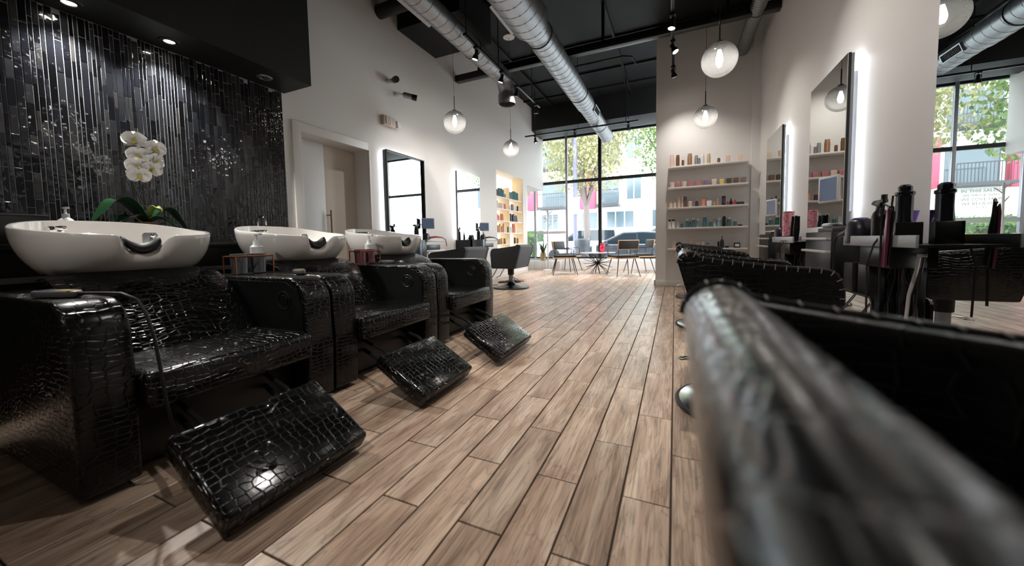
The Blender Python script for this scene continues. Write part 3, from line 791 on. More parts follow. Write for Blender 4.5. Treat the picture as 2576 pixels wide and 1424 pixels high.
for i, u in enumerate(units):
    u.location = (-1.70, (0.93, 1.90, 2.87)[i], 0); u['label'] = wash_labels[i]; u['group'] = 'wash chairs in a row'
    dy, x1, z1, x2, z2, hw = FOOT[i]
    dv = Vector((x2 - x1, 0, z2 - z1)); L = dv.length; dv.normalize(); nv = Vector((-dv.z, 0, dv.x))
    M = Matrix(((dv.x, 0, nv.x, x1), (0, 1, 0, dy), (dv.z, 0, nv.z, z1), (0, 0, 0, 1)))
    fr = MB().box(0, L, -hw, hw, -0.075, 0.0).build('footrest', croc_mat('crocodile_embossed_leather_grid', scale=(40, 34, 30), rand=0.36, depth=0.004, strength=0.9, rough=0.15), u, bevel=0.016, seg=3, ang=55)
    fr.matrix_local = M
    lk = MB()
    for s_ in (-1, 1):
        lk.tube([(-0.12, s_ * 0.17, 0.16), (x1 * 0.6, s_ * 0.16 + dy * 0.5, 0.12), (x1 + 0.10, s_ * 0.15 + dy, (z1 + z2) / 2 - 0.02)], 0.012, 8)
        lk.tube([(-0.12, s_ * 0.17, 0.22), (x1 * 0.5, s_ * 0.16 + dy * 0.5, 0.21), (x1 + 0.03, s_ * 0.15 + dy, z1 - 0.06)], 0.010, 8)
    lk.build('footrest_linkage', mat('dark_steel', (60, 62, 64), 0.4, 0.8), u)

# hand controllers lying on the arms
def controller(loc, rz, label, tilt=0.0, cable=True):
    t = thing('hand_controller', label, 'remote control', loc, rz)
    MB().prism([(-0.09, -0.025), (-0.06, -0.032), (0.06, -0.026), (0.09, -0.012), (0.09, 0.012), (0.06, 0.026), (-0.06, 0.032), (-0.09, 0.025)], 'z', 0.0, 0.022).build('body', mat('grey_plastic', (86, 88, 88), 0.4), t, bevel=0.006)
    MB().box(-0.005, 0.075, -0.017, 0.017, 0.022, 0.024).build('keypad', mat('gold_keypad', (176, 150, 96), 0.35, 0.5), t)
    MB().box(-0.065, -0.015, -0.020, 0.020, 0.022, 0.024).build('display', mat('blue_grey_display', (92, 108, 132), 0.2), t)
    return t
c1 = controller((-1.975, 0.52, 0.665), 0.25, 'grey hand controller with cable on the arm of the wash chair by the orchid')
MB().tube([Vector(p) for p in [(0.085, 0.0, 0.012), (0.16, 0.012, 0.012), (0.24, 0.022, 0.010), (0.305, 0.022, -0.01), (0.345, 0.02, -0.06), (0.372, 0.02, -0.15), (0.380, 0.025, -0.26), (0.380, 0.035, -0.38), (0.386, 0.05, -0.50), (0.378, 0.06, -0.60)]], 0.0055, 8).build('cable', RUBBER, c1)
controller((-2.02, 1.47, 0.665), -0.55, 'hand controller with blue display on the arm of the middle wash chair')
controller((-2.25, 2.45, 0.665), -0.25, 'hand controller on the arm of the wash chair by the velvet chairs')

# racks with canisters between the basins
def canister_rack(x, y, label, ccol, cname):
    t = thing('canister_rack', label, 'rack', (x, y, 0.665))
    w = MB(); COP = mat('copper_wire', (176, 112, 78), 0.3, 0.9)
    for (a, b) in ((-0.06, -0.11), (0.06, -0.11), (0.06, 0.11), (-0.06, 0.11)): cyl(w, (a, b, 0), (a, b, 0.105), 0.004, seg=8)
    w.tube([(-0.06, -0.11, 0.105), (0.06, -0.11, 0.105), (0.06, 0.11, 0.105), (-0.06, 0.11, 0.105)], 0.005, 8, closed=True)
    w.build('wire_frame', COP, t)
    for k, yy in enumerate((-0.055, 0.05)):
        cn = MB().lathe([(0.0, 0.003), (0.042, 0.003), (0.046, 0.12), (0.0, 0.12)], 22, T(0, yy, 0)).build('canister', mat(cname, ccol, 0.35, 0.7), t)
    pb = MB().lathe([(0.0, 0.12), (0.036, 0.12), (0.036, 0.16), (0.02, 0.175), (0.016, 0.20), (0.0, 0.20)], 18, T(0, 0.05, 0)); pb.build('pump_bottle', WHMETAL, t)
    pp = MB(); cyl(pp, (0, 0.05, 0.20), (0, 0.05, 0.235), 0.008, seg=8); pp.box(-0.012, 0.045, 0.04, 0.06, 0.232, 0.245); pp.build('pump', WHMETAL, t, bevel=0.002)
    return t
canister_rack(-2.38, 1.40, 'copper wire rack with grey canisters and pump between the first two basins', (120, 124, 130), 'grey_canister')
canister_rack(-2.42, 2.37, 'copper wire rack with dusty pink canisters beside the third basin', (150, 104, 108), 'pink_canister')

# sink counter along the mosaic wall
t = thing('sink_counter', 'black counter along the dark mosaic wall behind the basins', 'counter', (XL + 0.036, 0, 0))
MB().box(0.0, 0.44, -0.4, 2.44, 0.0, 0.83).build('cabinet', DARKCAB, t)
MB().box(0.0, 0.46, -0.42, 2.46, 0.83, 0.862).build('worktop', mat('dark_worktop', (26, 28, 29), 0.18), t, bevel=0.003)
MB().box(0.44, 0.452, -0.4, 2.44, 0.66, 0.69).build('edge_strip', GREYM, t)
t = thing('counter_faucet', 'chrome gooseneck faucet on the black counter', 'faucet', (XL + 0.16, 2.09, 0.862))
g = MB().lathe([(0.024, 0.0), (0.024, 0.012), (0.013, 0.02)], 18); g.tube([(0, 0, 0.015), (0, 0, 0.17)] + [(0.055 - 0.055 * math.cos(a), 0, 0.17 + 0.06 * math.sin(a)) for a in [PI * k / 10 for k in range(1, 10)]] + [(0.11, 0, 0.15)], 0.010, 12)
g.build('spout', CHROME, t); lv = MB(); cyl(lv, (0, 0.02, 0.05), (0, 0.07, 0.07), 0.006); lv.build('lever', CHROME, t)
t = thing('black_box', 'flat black appliance box on the counter at the mosaic wall', 'box', (XL + 0.18, 0.53, 0.862))
MB().box(-0.1, 0.16, -0.3, 0.30, 0.0, 0.16).build('case', PLASTIC, t, bevel=0.006); MB().box(-0.1, 0.165, -0.3, 0.305, 0.158, 0.166).build('lid', mat('grey_lid', (110, 112, 116), 0.3), t)
t = thing('soap_bottle', 'white pump soap bottle beside the orchid', 'soap bottle', (-3.22, 0.90, 0.862))
MB().lathe([(0, 0), (0.04, 0.0), (0.042, 0.11), (0.03, 0.14), (0.014, 0.155), (0.0, 0.155)], 20).build('bottle', WHMETAL, t)
pp = MB().lathe([(0.016, 0.155), (0.016, 0.175), (0.006, 0.178), (0.006, 0.205)], 14); pp.box(-0.01, 0.035, -0.009, 0.009, 0.203, 0.214); pp.build('pump', WHMETAL, t)

# ---------------------------------------------------------------- orchid
t = thing('orchid', 'white moth orchid in a brown pot on the black counter', 'orchid', (-3.25, 1.27, 0.862))
MB().lathe([(0, 0), (0.055, 0.0), (0.072, 0.115), (0.076, 0.115), (0.076, 0.122), (0.066, 0.122), (0.06, 0.10), (0.0, 0.10)], 24).build('pot', mat('brown_pot', (120, 96, 84), 0.5), t)
LEAFG = mat('dark_green_leaf', (22, 58, 32), 0.3, coat=0.2)
def strap_leaf(az, ln, wd_, rise, droop, mt, name='leaf'):
    rows = []
    for i in range(11):
        u = i / 10; rr = ln * u; z = 0.11 + rise * math.sin(min(1, u * 1.25) * PI * 0.62) - droop * u ** 2.6
        wv = wd_ * math.sin(PI * min(1.0, 0.12 + 0.86 * u)) ** 0.7
        row = []
        for k in range(5):
            v = -1 + k / 2
            row.append((math.cos(az) * rr - math.sin(az) * wv * v, math.sin(az) * rr + math.cos(az) * wv * v, z + 0.016 * abs(v) ** 1.5))
        rows.append(row)
    me = MB().grid(rows)
    o = me.build(name, mt, t, ang=80)
    md = o.modifiers.new('thick', 'SOLIDIFY'); md.thickness = 0.003
strap_leaf(-1.5, 0.23, 0.085, 0.17, 0.17, LEAFG)
strap_leaf(-1.1, 0.17, 0.045, 0.05, 0.06, LEAFG)
strap_leaf(1.5, 0.19, 0.075, 0.12, 0.15, LEAFG)
strap_leaf(0.9, 0.14, 0.045, 0.05, 0.07, mat('mid_green_leaf', (62, 104, 52), 0.35))
strap_leaf(0.3, 0.11, 0.02, 0.10, 0.02, mat('pale_green_leaf', (140, 150, 70), 0.4))
st = [(0, 0, 0.11), (0.0, -0.02, 0.25), (0.0, -0.06, 0.40), (0.0, -0.085, 0.50), (0.01, -0.07, 0.565), (0.03, -0.03, 0.585), (0.04, 0.01, 0.57), (0.045, 0.035, 0.53), (0.045, 0.03, 0.46), (0.045, 0.01, 0.38)]
MB().tube(st, [0.0045] * 6 + [0.0035] * 4, 8).build('stem', mat('dark_stem', (52, 60, 40), 0.5), t)
PETAL = mat('white_petal', (240, 240, 238), 0.5); YEL = mat('yellow_throat', (206, 190, 70), 0.5)
def petal(mb, M, ln, wd_, ang_, cup=0.012):
    R = M @ Matrix.Rotation(ang_, 4, 'X')
    c = R @ Vector((0.0, 0, 0)); vs = [tuple(c)]; fs = []
    rows = []
    for i in range(7):
        u = i / 6; wv = wd_ * math.sin(PI * (0.10 + 0.90 * u)) ** 0.65 if u < 1 else 0.002
        rows.append([tuple(R @ Vector((cup * (v * v - 0.5) * 1.2 + 0.012 * math.sin(u * PI), wv * v, ln * u))) for v in (-1, -0.5, 0, 0.5, 1)])
    mb.grid(rows)
def flower(p, tilt, yaw, s_=1.0):
    M = T(*p) @ Rz(yaw) @ Matrix.Rotation(tilt, 4, 'Y')
    mb = MB()
    for a in (0.0, 2.2, -2.2): petal(mb, M, 0.048 * s_, 0.020 * s_, a)
    for a in (1.25, -1.25): petal(mb, M @ T(0.004, 0, 0), 0.052 * s_, 0.034 * s_, a)
    o = mb.build('flower', PETAL, t, ang=80)
    th = MB().ball((0.014, 0, -0.004), 0.008, 0.008, 0.011, 10, 6, M); th.ball((0.02, 0, -0.014), 0.005, 0.010, 0.007, 10, 6, M); th.build('throat', YEL, o)
for (p, ti, yw) in (((0.05, -0.045, 0.578), -0.1, -0.5), ((0.075, 0.03, 0.545), 0.1, 0.1), ((0.06, -0.035, 0.495), 0.1, -0.4), ((0.075, 0.025, 0.475), 0.15, 0.5), ((0.07, -0.045, 0.435), 0.2, -0.6), ((0.08, 0.005, 0.425), 0.25, 0.2), ((0.075, -0.045, 0.385), 0.35, -0.35)):
    flower(p, ti, yw, 1.08)
t.scale = (1.15, 1.15, 1.15)

# ------------------------------------------------------------------ styling chairs
def lerp_tab(tab, x):
    for (a, b) in zip(tab, tab[1:]):
        if a[0] <= x <= b[0]: return a[1] + (b[1] - a[1]) * (x - a[0]) / (b[0] - a[0])
    return tab[0][1] if x < tab[0][0] else tab[-1][1]
RIM = [(-0.32, 0.762), (-0.20, 0.758), (-0.09, 0.745), (0.0, 0.734), (0.10, 0.723), (0.18, 0.716)]
def styling_chair(shell_m, back_m, cushion_m, stitch=True):
    t = thing('salon_chair', '', 'salon chair', (0, 0, 0))
    hw, th_, xb = 0.315, 0.058, -0.315
    cxr, czr, rr_ = -0.269, 0.722, 0.045          # round roll along the top of the back
    arch = [(cxr + rr_ * math.cos(q), czr + rr_ * math.sin(q)) for q in [PI - (PI * 0.80) * k / 12 for k in range(13)]]
    top = arch + [(-0.16, 0.737), (-0.09, 0.728), (0.0, 0.716), (0.10, 0.707), (0.17, 0.702), (0.20, 0.697), (0.222, 0.684), (0.236, 0.658), (0.243, 0.625), (0.245, 0.57)]
    side = [(-0.213, 0.365)] + top + [(0.236, 0.365)]
    for s_ in (-1, 1):
        y0, y1 = (hw - th_, hw) if s_ > 0 else (-hw, -hw + th_)
        sp = MB().prism(side, 'y', y0, y1).build('side_panel', shell_m, t, bevel=0.011, seg=3, ang=50)
        yo = (hw - 0.004) * s_
        MB().tube([(px, yo, pz + 0.001) for (px, pz) in top], 0.0052, 8).build('piping', mat('glossy_black_piping', (30, 30, 30), 0.15) if stitch else shell_m, sp)
        if stitch:
            sm = MB(); pts = [Vector((px, yo, pz)) for (px, pz) in top]; acc = 0.0; nxt = 0.02
            for i in range(1, len(pts)):
                p0, p1 = pts[i - 1], pts[i]; L = (p1 - p0).length
                while nxt < acc + L:
                    p = p0.lerp(p1, (nxt - acc) / L); dn = (p1 - p0).normalized(); nn = Vector((-dn.z, 0, dn.x))
                    if nn.z < 0: nn = -nn
                    sm.tube([p + Vector((0, 0.0045 * s_, 0)) - nn * 0.014, p + Vector((0, 0.0055 * s_, 0)), p + nn * 0.006, p + nn * 0.004 - Vector((0, 0.016 * s_, 0))], 0.0016, 5); nxt += 0.036
                acc += L
            tag(sm.build('stitching', mat('grey_thread', (120, 120, 118), 0.5), sp), kind='stuff')
    bk_prof = [(-0.213, 0.365)] + [(cxr + rr_ * math.cos(q), czr + rr_ * math.sin(q)) for q in [PI - PI * k / 14 for k in range(15)]] + [(-0.205, 0.55), (-0.15, 0.40), (-0.15, 0.365)]
    MB().prism(bk_prof, 'y', -hw + th_, hw - th_).build('back', back_m or shell_m, t, ang=50)
    MB().box(-0.20, 0.235, -0.245, 0.245, 0.40, 0.50).build('seat', cushion_m, t, bevel=0.03, seg=3, ang=55)
    MB().box(-0.20, 0.215, -0.30, 0.30, 0.362, 0.41).build('seat_pan', VINYL, t, bevel=0.008)
    # hydraulic base
    MB().lathe([(0.0, 0.0), (0.315, 0.0), (0.32, 0.012), (0.312, 0.02)], 48).build('base_rim', RUBBER, t)
    MB().lathe([(0.308, 0.018), (0.25, 0.034), (0.16, 0.05), (0.08, 0.078), (0.055, 0.11), (0.05, 0.13)], 48, cap=False).build('base_plate', mat('satin_steel', (168, 170, 168), 0.18, 1.0) if stitch else mat('dark_satin_steel', (72, 74, 78), 0.25, 1.0), t, ang=60)
    MB().lathe([(0.042, 0.10), (0.042, 0.24)], 28).build('column', GREYM, t)
    MB().lathe([(0.05, 0.235), (0.056, 0.24), (0.058, 0.365)], 28).build('column_sleeve', RUBBER, t)
    lv = MB().tube([(-0.04, 0.03, 0.20), (-0.20, 0.16, 0.17), (-0.285, 0.23, 0.14), (-0.30, 0.27, 0.135), (-0.27, 0.30, 0.135), (-0.18, 0.22, 0.165), (-0.03, 0.06, 0.20)], 0.007, 8)
    lv.build('pump_lever', CHROME, t)
    fr = MB()
    for s_ in (-1, 1): fr.tube([(0.18, s_ * 0.16, 0.38), (0.29, s_ * 0.16, 0.20), (0.37, s_ * 0.16, 0.16)], 0.010, 8)
    fr.tube([(0.37, -0.18, 0.16), (0.37, 0.18, 0.16)], 0.014, 10)
    fr.build('footrest', CHROME, t)
    return t
sc0 = styling_chair(CROCH, None, CROCH)
RCH = [(0.265, 'black crocodile-leather salon chair at the end of the row away from the product shelves'),
       (2.05, 'black crocodile-leather salon chair in front of the tool tray with the purple bowl'),
       (3.88, 'black crocodile-leather salon chair in front of the tray with the pink canister'),
       (5.70, 'black crocodile-leather salon chair beside the product shelves')]
for i, (y, lb) in enumerate(RCH):
    c = sc0 if i == 0 else copy_tree(sc0)
    c.location = (0.325, y, 0); c['label'] = lb; c['group'] = 'crocodile-leather salon chairs facing the mirrors'
VEL = mat('charcoal_velvet', (44, 50, 54), 0.6, bump=0.1, bscale=200); VELG = mat('grey_velvet', (96, 98, 104), 0.62, bump=0.1, bscale=200)
sv0 = styling_chair(VEL, VELG, VEL, stitch=False)
for i, (x, y, lb) in enumerate(((-2.66, 4.22, 'charcoal velvet salon chair partly hidden by the end wash chair'), (-2.66, 5.98, 'charcoal velvet salon chair with its round steel base in plain view'))):
    c = sv0 if i == 0 else copy_tree(sv0)
    c.location = (x, y, 0); c.rotation_euler = (0, 0, PI); c['label'] = lb; c['group'] = 'velvet salon chairs'

# ------------------------------------------------------------------ wall mirrors
def wall_mirror(side, y0, y1, z0, z1, label, frame=False):
    # side +1: on the right wall, facing -x; -1: on the left wall, facing +x
    xw = XR if side > 0 else XL
    t = thing('wall_mirror', label, 'mirror', (xw, (y0 + y1) / 2, z0))
    hw = (y1 - y0) / 2; hh = z1 - z0; s_ = -side
    def bx(d0, d1, a, b, c, d): return MB().box(min(s_ * d0, s_ * d1), max(s_ * d0, s_ * d1), a, b, c, d)
    bx(0.052, 0.068, -hw + 0.004, hw - 0.004, 0.004, hh - 0.004).build('back_frame', GREYM, t); bx(0.0, 0.052, -hw + 0.10, hw - 0.10, 0.10, hh - 0.10).build('wall_cleat', GREYM, t)
    bx(0.070, 0.086, -hw, hw, 0, hh).build('backing_board', PLASTIC, t)
    bx(0.086, 0.090, -hw + 0.001, hw - 0.001, 0.001, hh - 0.001).build('mirror_glass', MIRROR, t, smooth=False)
    for a in (-hw + 0.030, hw - 0.042):
        bx(0.044, 0.052, a, a + 0.012, 0.03, hh - 0.03).build('led_strip', LED, t, smooth=False)
    bx(0.044, 0.052, -hw + 0.05, hw - 0.05, hh - 0.042, hh - 0.030).build('led_strip', LED, t, smooth=False)
    if frame:
        fm = MB()
        for a in (-hw, hw - 0.012): fm.add(*box_vf(min(s_ * 0.09, s_ * 0.125), max(s_ * 0.09, s_ * 0.125), a, a + 0.012, 0, hh))
        fm.add(*box_vf(min(s_ * 0.09, s_ * 0.125), max(s_ * 0.09, s_ * 0.125), -hw, hw, hh - 0.012, hh))
        fm.build('frame', BMETAL, t)
    return t
def box_vf(x0, x1, y0, y1, z0, z1):
    b = MB().box(x0, x1, y0, y1, z0, z1); return b.v, b.f
wall_mirror(1, 1.64, 2.41, 0.30, 2.10, 'frameless wall mirror reflecting the shop window at the near station')
wall_mirror(1, 3.41, 4.18, 0.90, 2.10, 'frameless wall mirror between the two trays of the right wall')
wall_mirror(1, 5.16, 5.90, 0.90, 2.09, 'frameless wall mirror next to the product shelves')
wall_mirror(-1, 3.80, 4.60, 0.86, 2.06, 'black-framed wall mirror right of the white door', True)
wall_mirror(-1, 5.56, 6.38, 0.86, 2.08, 'wall mirror beside the lit product niche')
SCREEN = mat('blue_grey_screen', (70, 84, 108), 0.15, emit=(92, 110, 140), estr=0.25)
def tablet(loc, rz, w, h_, label, frame_m, arm):
    t = thing('wall_screen', label, 'screen', loc, rz)
    MB().box(-0.018, 0.0, -w / 2, w / 2, -h_ / 2, h_ / 2).build('bezel', frame_m, t, bevel=0.006)
    MB().box(0.0, 0.0015, -w / 2 + 0.016, w / 2 - 0.016, -h_ / 2 + 0.016, h_ / 2 - 0.016).build('display', SCREEN, t)
    MB().box(-0.045, -0.018, -w / 2 + 0.01, w / 2 - 0.03, -h_ / 2 + 0.01, h_ / 2 - 0.01).build('housing', PLASTIC, t, bevel=0.004)
    mb = MB(); mb.tube([(-0.03, 0, 0), Vector(arm) * 0.6, arm], 0.008, 8); mb.build('arm', BMETAL, t)
    return t
tablet((1.0, 3.40, 1.16), PI + 0.42, 0.17, 0.19, 'small white-framed screen on the mirror between the two trays', WHMETAL, (-0.09, -0.05, -0.02))
tablet((1.0, 5.15, 1.16), PI + 0.42, 0.17, 0.19, 'small white-framed screen on the mirror by the product shelves', WHMETAL, (-0.09, -0.05, -0.02))
tablet((-3.37, 4.56, 1.12), -0.55, 0.20, 0.16, 'small grey-framed screen on the mirror right of the door', GREYM, (-0.09, 0.06, -0.02))
tablet((-3.37, 6.36, 1.12), -0.55, 0.20, 0.16, 'small grey-framed screen on the mirror beside the lit niche', GREYM, (-0.09, 0.06, -0.02))

# ------------------------------------------------------------------ right-hand stations
def station_right(tray_label, tcy, near):
    t = thing('tool_tray', tray_label, 'tray', (XR, tcy, 0.768))
    MB().box(-0.235, 0.0, -0.37, 0.37, 0.0, 0.012).build('tray_floor', DARKCAB, t)
    MB().box(-0.247, -0.235, -0.37, 0.37, 0.0, 0.055).build('tray_front', mat('grey_tray_front', (172, 176, 182), 0.35), t, bevel=0.002)
    MB().box(-0.235, 0.0, 0.36, 0.37, 0.0, 0.055).build('tray_side', GREYM, t)
    MB().box(-0.18, 0.0, 0.0, 0.34, -0.115, 0.0).build('hook_box', PLASTIC, t, bevel=0.004)
    t = thing('cable_board', 'dark board with hanging cords below the ' + ('tray with the purple bowl' if near else 'tray with the pink canister'), 'panel', (XR, tcy, 0))
    MB().box(-0.05, 0.0, -0.02, 0.17, 0.25, 0.65).build('board', DARKCAB, t, bevel=0.003)
    MB().box(-0.04, 0.0, 0.175, 0.26, 0.27, 0.65).build('grey_strip', mat('grey_laminate', (120, 126, 130), 0.3), t, bevel=0.002)
    MB().box(-0.16, 0.0, 0.27, 0.62, 0.10, 0.65).build('side_box', DARKCAB, t, bevel=0.004)
    for (yy, k) in ((0.0, 1), (0.05, 2), (0.10, 3), (0.14, 4), (0.20, 5), (0.24, 6)):
        rr = random.Random(k + int(tcy * 10)); pts = []
        for i in range(9):
            z = 0.65 - 0.052 * i; pts.append((-0.075 - 0.02 * rr.random(), yy + 0.02 * math.sin(i * 0.9 + k) + 0.008 * rr.uniform(-1, 1), z))
        MB().tube(pts, 0.0045, 6).build('cord', RUBBER, t)
station_right('grey-fronted tool tray holding the spray bottle and purple bowl', 2.52, True)
station_right('grey-fronted tool tray holding the pink canister', 4.33, False)
for (yc, lb) in ((3.62, 'shallow black wall desk with two pale shelf edges under the mirror between the trays'), (5.52, 'shallow black wall desk with two pale shelf edges under the mirror by the product shelves')):
    t = thing('wall_desk', lb, 'desk', (XR, yc, 0))
    MB().box(-0.17, 0.0, -0.28, 0.28, 0.20, 0.855).build('carcass', DARKCAB, t, bevel=0.004)
    for z in (0.70, 0.795): MB().box(-0.20, -0.17, -0.28, 0.28, z, z + 0.018).build('shelf_edge', mat('pale_grey_edge', (188, 186, 182), 0.4), t, bevel=0.002)
    MB().box(-0.14, -0.02, -0.20, 0.10, 0.855, 0.885).build('drawer_box', mat('dark_taupe', (74, 68, 66), 0.5), t, bevel=0.003)
o = MB().lathe([(0, 0), (0.016, 0.0), (0.018, 0.01), (0.018, 0.12), (0.01, 0.13), (0, 0.13)], 16).build('spray_tube', mat('pale_blue_tube', (196, 206, 212), 0.35), loc=(1.06, 3.66, 0.904), rot=(PI / 2, 0, 0)); tag(o, 'pale blue tube lying on the drawer box under the mirror', 'tube')
# white U handles (hose holders) on the wall
for (y, lb) in ((2.45, 'white U-shaped tool holder on the wall below the near tray'), (3.95, 'white U-shaped tool holder below the far tray')):
    t = thing('tool_holder', lb, 'holder', (XR, y, 0.725))
    MB().tube([(0.0, -0.025, 0.0), (-0.07, -0.025, 0.0), (-0.092, -0.018, 0.0), (-0.10, 0.0, 0.0), (-0.092, 0.018, 0.0), (-0.07, 0.025, 0.0), (0.0, 0.025, 0.0)], 0.010, 10).build('loop', WHMETAL, t)
    MB().box(-0.03, 0.0, -0.04, 0.04, -0.06, 0.03).build('wall_plate', PLASTIC, t, bevel=0.004)
    mb = MB().tube([(-0.10, 0.0, 0.0), (-0.10, 0.02, -0.08), (-0.11, 0.05, -0.2), (-0.10, 0.09, -0.34), (-0.09, 0.12, -0.45)], 0.008, 8); mb.build('white_cord', WHMETAL, t)
    mb = MB().tube([(-0.09, -0.02, 0.01), (-0.10, -0.01, -0.12), (-0.09, 0.03, -0.24), (-0.09, 0.02, -0.36), (-0.10, 0.05, -0.46)], 0.005, 8); mb.build('black_cord', RUBBER, t)
t = thing('tissue_box', 'crumpled white paper sleeve stuck on the wall by the near mirror', 'paper', (XR, 2.45, 0.56))
MB().prism([(-0.05, -0.05), (0.05, -0.04), (0.045, 0.05), (0.01, 0.065), (-0.06, 0.05)], 'x', -0.05, 0.0).build('sleeve', mat('white_paper', (226, 226, 226), 0.7), t, bevel=0.004)
MB().box(-0.055, -0.005, -0.03, 0.02, -0.12, -0.05).build('tag', mat('blush_paper', (196, 168, 160), 0.7), t, bevel=0.003)
# hand mirror hooked low on the wall
t = thing('hand_mirror', 'rounded square hand mirror with black rim hung low under the near tray', 'hand mirror', (0.975, 2.82, 0.405))
def rrect(w, h_, rr, n=6):
    out = []
    for (cx_, cy_, a0) in ((w - rr, h_ - rr, 0), (-w + rr, h_ - rr, PI / 2), (-w + rr, -h_ + rr, PI), (w - rr, -h_ + rr, 1.5 * PI)):
        out += [(cx_ + rr * math.cos(a0 + PI / 2 * k / n), cy_ + rr * math.sin(a0 + PI / 2 * k / n)) for k in range(n + 1)]
    return out
MB().prism(rrect(0.215, 0.085, 0.04), 'x', -0.006, 0.006).build('rim', PLASTIC, t)
MB().prism(rrect(0.205, 0.075, 0.035), 'x', -0.008, -0.0061).build('glass', MIRROR, t, smooth=False)
mb = MB(); cyl(mb, (0, 0.02, 0.085), (0, 0.02, 0.26), 0.014); mb.build('handle', PLASTIC, t)

# tools on the near tray
def dryer(loc, rz, label):
    t = thing('hair_dryer', label, 'hair dryer', loc, rz)
    MB().lathe([(0.0, 0.115), (0.025, 0.113), (0.046, 0.095), (0.055, 0.06), (0.054, 0.0), (0.048, -0.005), (0.0, -0.005)], 28).build('barrel', mat('dark_violet_plastic', (38, 36, 48), 0.3), t)
    MB().lathe([(0.0, 0.1165), (0.024, 0.1145), (0.036, 0.106), (0.036, 0.104)], 24).build('back_cap', mat('violet_cap', (64, 44, 104), 0.2), t)
    MB().tube([(0.0, 0.035, 0.05), (0, 0.09, 0.055), (0, 0.16, 0.04), (0, 0.22, 0.03)], [0.026, 0.022, 0.019, 0.016], 14).build('handle', PLASTIC, t)
    t.scale = (1.25, 1.25, 1.25)
    MB().tube([(0, 0.22, 0.03), (0, 0.27, 0.028), (0, 0.30, 0.0), (0, 0.305, -0.06), (-0.0, 0.31, -0.18), (0.0, 0.30, -0.3)], 0.005, 8).build('cord', RUBBER, t)
    return t
dryer((0.99, 2.83, 0.785), 0.0, 'dark violet hair dryer standing nozzle-down on the near tray')
dryer((1.0, 4.62, 0.785), 0.1, 'black hair dryer standing nozzle-down beside the pink canister')
def spray_bottle(loc, rz, label, s_=1.0, cat='spray bottle'):
    t = thing('spray_bottle', label, cat, loc, rz)
    MB().lathe([(0, 0), (0.035 * s_, 0.0), (0.036 * s_, 0.10 * s_), (0.034 * s_, 0.115 * s_), (0.036 * s_, 0.13 * s_), (0.030 * s_, 0.155 * s_), (0.016 * s_, 0.175 * s_), (0.016 * s_, 0.19 * s_)], 20).build('bottle', PLASTIC, t)
    MB().prism([(-0.05 * s_, 0.225 * s_), (-0.075 * s_, 0.215 * s_), (-0.075 * s_, 0.205 * s_), (-0.02 * s_, 0.19 * s_), (0.018 * s_, 0.185 * s_), (0.02 * s_, 0.205 * s_), (0.05 * s_, 0.208 * s_), (0.05 * s_, 0.225 * s_)], 'y', -0.012 * s_, 0.012 * s_).build('spray_head', BMETAL, t, bevel=0.003)
    MB().prism([(-0.03 * s_, 0.205 * s_), (-0.042 * s_, 0.175 * s_), (-0.05 * s_, 0.155 * s_), (-0.04 * s_, 0.158 * s_), (-0.022 * s_, 0.195 * s_)], 'y', -0.006 * s_, 0.006 * s_).build('trigger', BMETAL, t, bevel=0.002)
    MB().lathe([(0.013 * s_, 0.222 * s_), (0.013 * s_, 0.25 * s_)], 14, T(0.035 * s_, 0, 0)).build('cap', BMETAL, t)
    return t
spray_bottle((1.01, 2.66, 0.79), -PI / 2, 'black trigger spray bottle on the near tray')
t = thing('tool_cup', 'pair of black and grey tool cups on the near tray', 'cup', (1.08, 2.68, 0.78))
MB().prism([(-0.04, 0.0), (0.04, 0.0), (0.045, 0.10), (-0.045, 0.10)], 'x', -0.045, 0.045, T(0, 0.07, 0)).build('cup', PLASTIC, t, bevel=0.004)
MB().prism([(-0.045, 0.0), (0.035, 0.0), (0.04, 0.10), (-0.04, 0.10)], 'x', -0.06, -0.05, T(0, -0.035, 0)).build('grey_cup_side', mat('slate_plastic', (92, 98, 108), 0.35), t, bevel=0.003)
t = thing('tint_bowl', 'purple tint bowl nested in a black box on the near tray', 'bowl', (1.06, 2.57, 0.78))
MB().lathe([(0, 0.085), (0.045, 0.085), (0.062, 0.165), (0.058, 0.165), (0.042, 0.09), (0, 0.09)], 24).build('bowl', mat('purple_plastic', (86, 44, 132), 0.3), t)
MB().box(-0.055, 0.055, -0.06, 0.06, 0.0, 0.085).build('box', PLASTIC, t, bevel=0.004)
t = thing('thermal_brush', 'tall black curling wand standing on a box with a gold label', 'curling wand', (1.02, 2.455, 0.78))
MB().box(-0.05, 0.05, -0.05, 0.05, 0.0, 0.105).build('box', PLASTIC, t, bevel=0.003)
lab = MB()
for (a, b, c, d_) in ((-0.042, 0.042, 0.012, 0.016), (-0.042, 0.042, 0.054, 0.058), (-0.042, -0.038, 0.012, 0.058), (0.038, 0.042, 0.012, 0.058), (-0.02, -0.016, 0.018, 0.05), (0.0, 0.004, 0.02, 0.05), (0.018, 0.022, 0.02, 0.048)): lab.box(-0.0515, -0.05, a, b, c, d_)
lab.build('gold_label', mat('gold_print', (220, 196, 90), 0.3, 0.6), t)
MB().lathe([(0, 0.105), (0.034, 0.105), (0.034, 0.11), (0.031, 0.12), (0.031, 0.235), (0.036, 0.24), (0.036, 0.252), (0.026, 0.258), (0.026, 0.278), (0.016, 0.288), (0, 0.288)], 24).build('wand', mat('glossy_black_barrel', (16, 18, 26), 0.2), t)
MB().tube([(-0.035, 0.02, 0.24), (-0.045, 0.02, 0.1), (-0.10, 0.02, 0.0), (-0.125, 0.02, -0.10), (-0.12, 0.02, -0.35)], 0.0045, 8).build('cord', RUBBER, t)
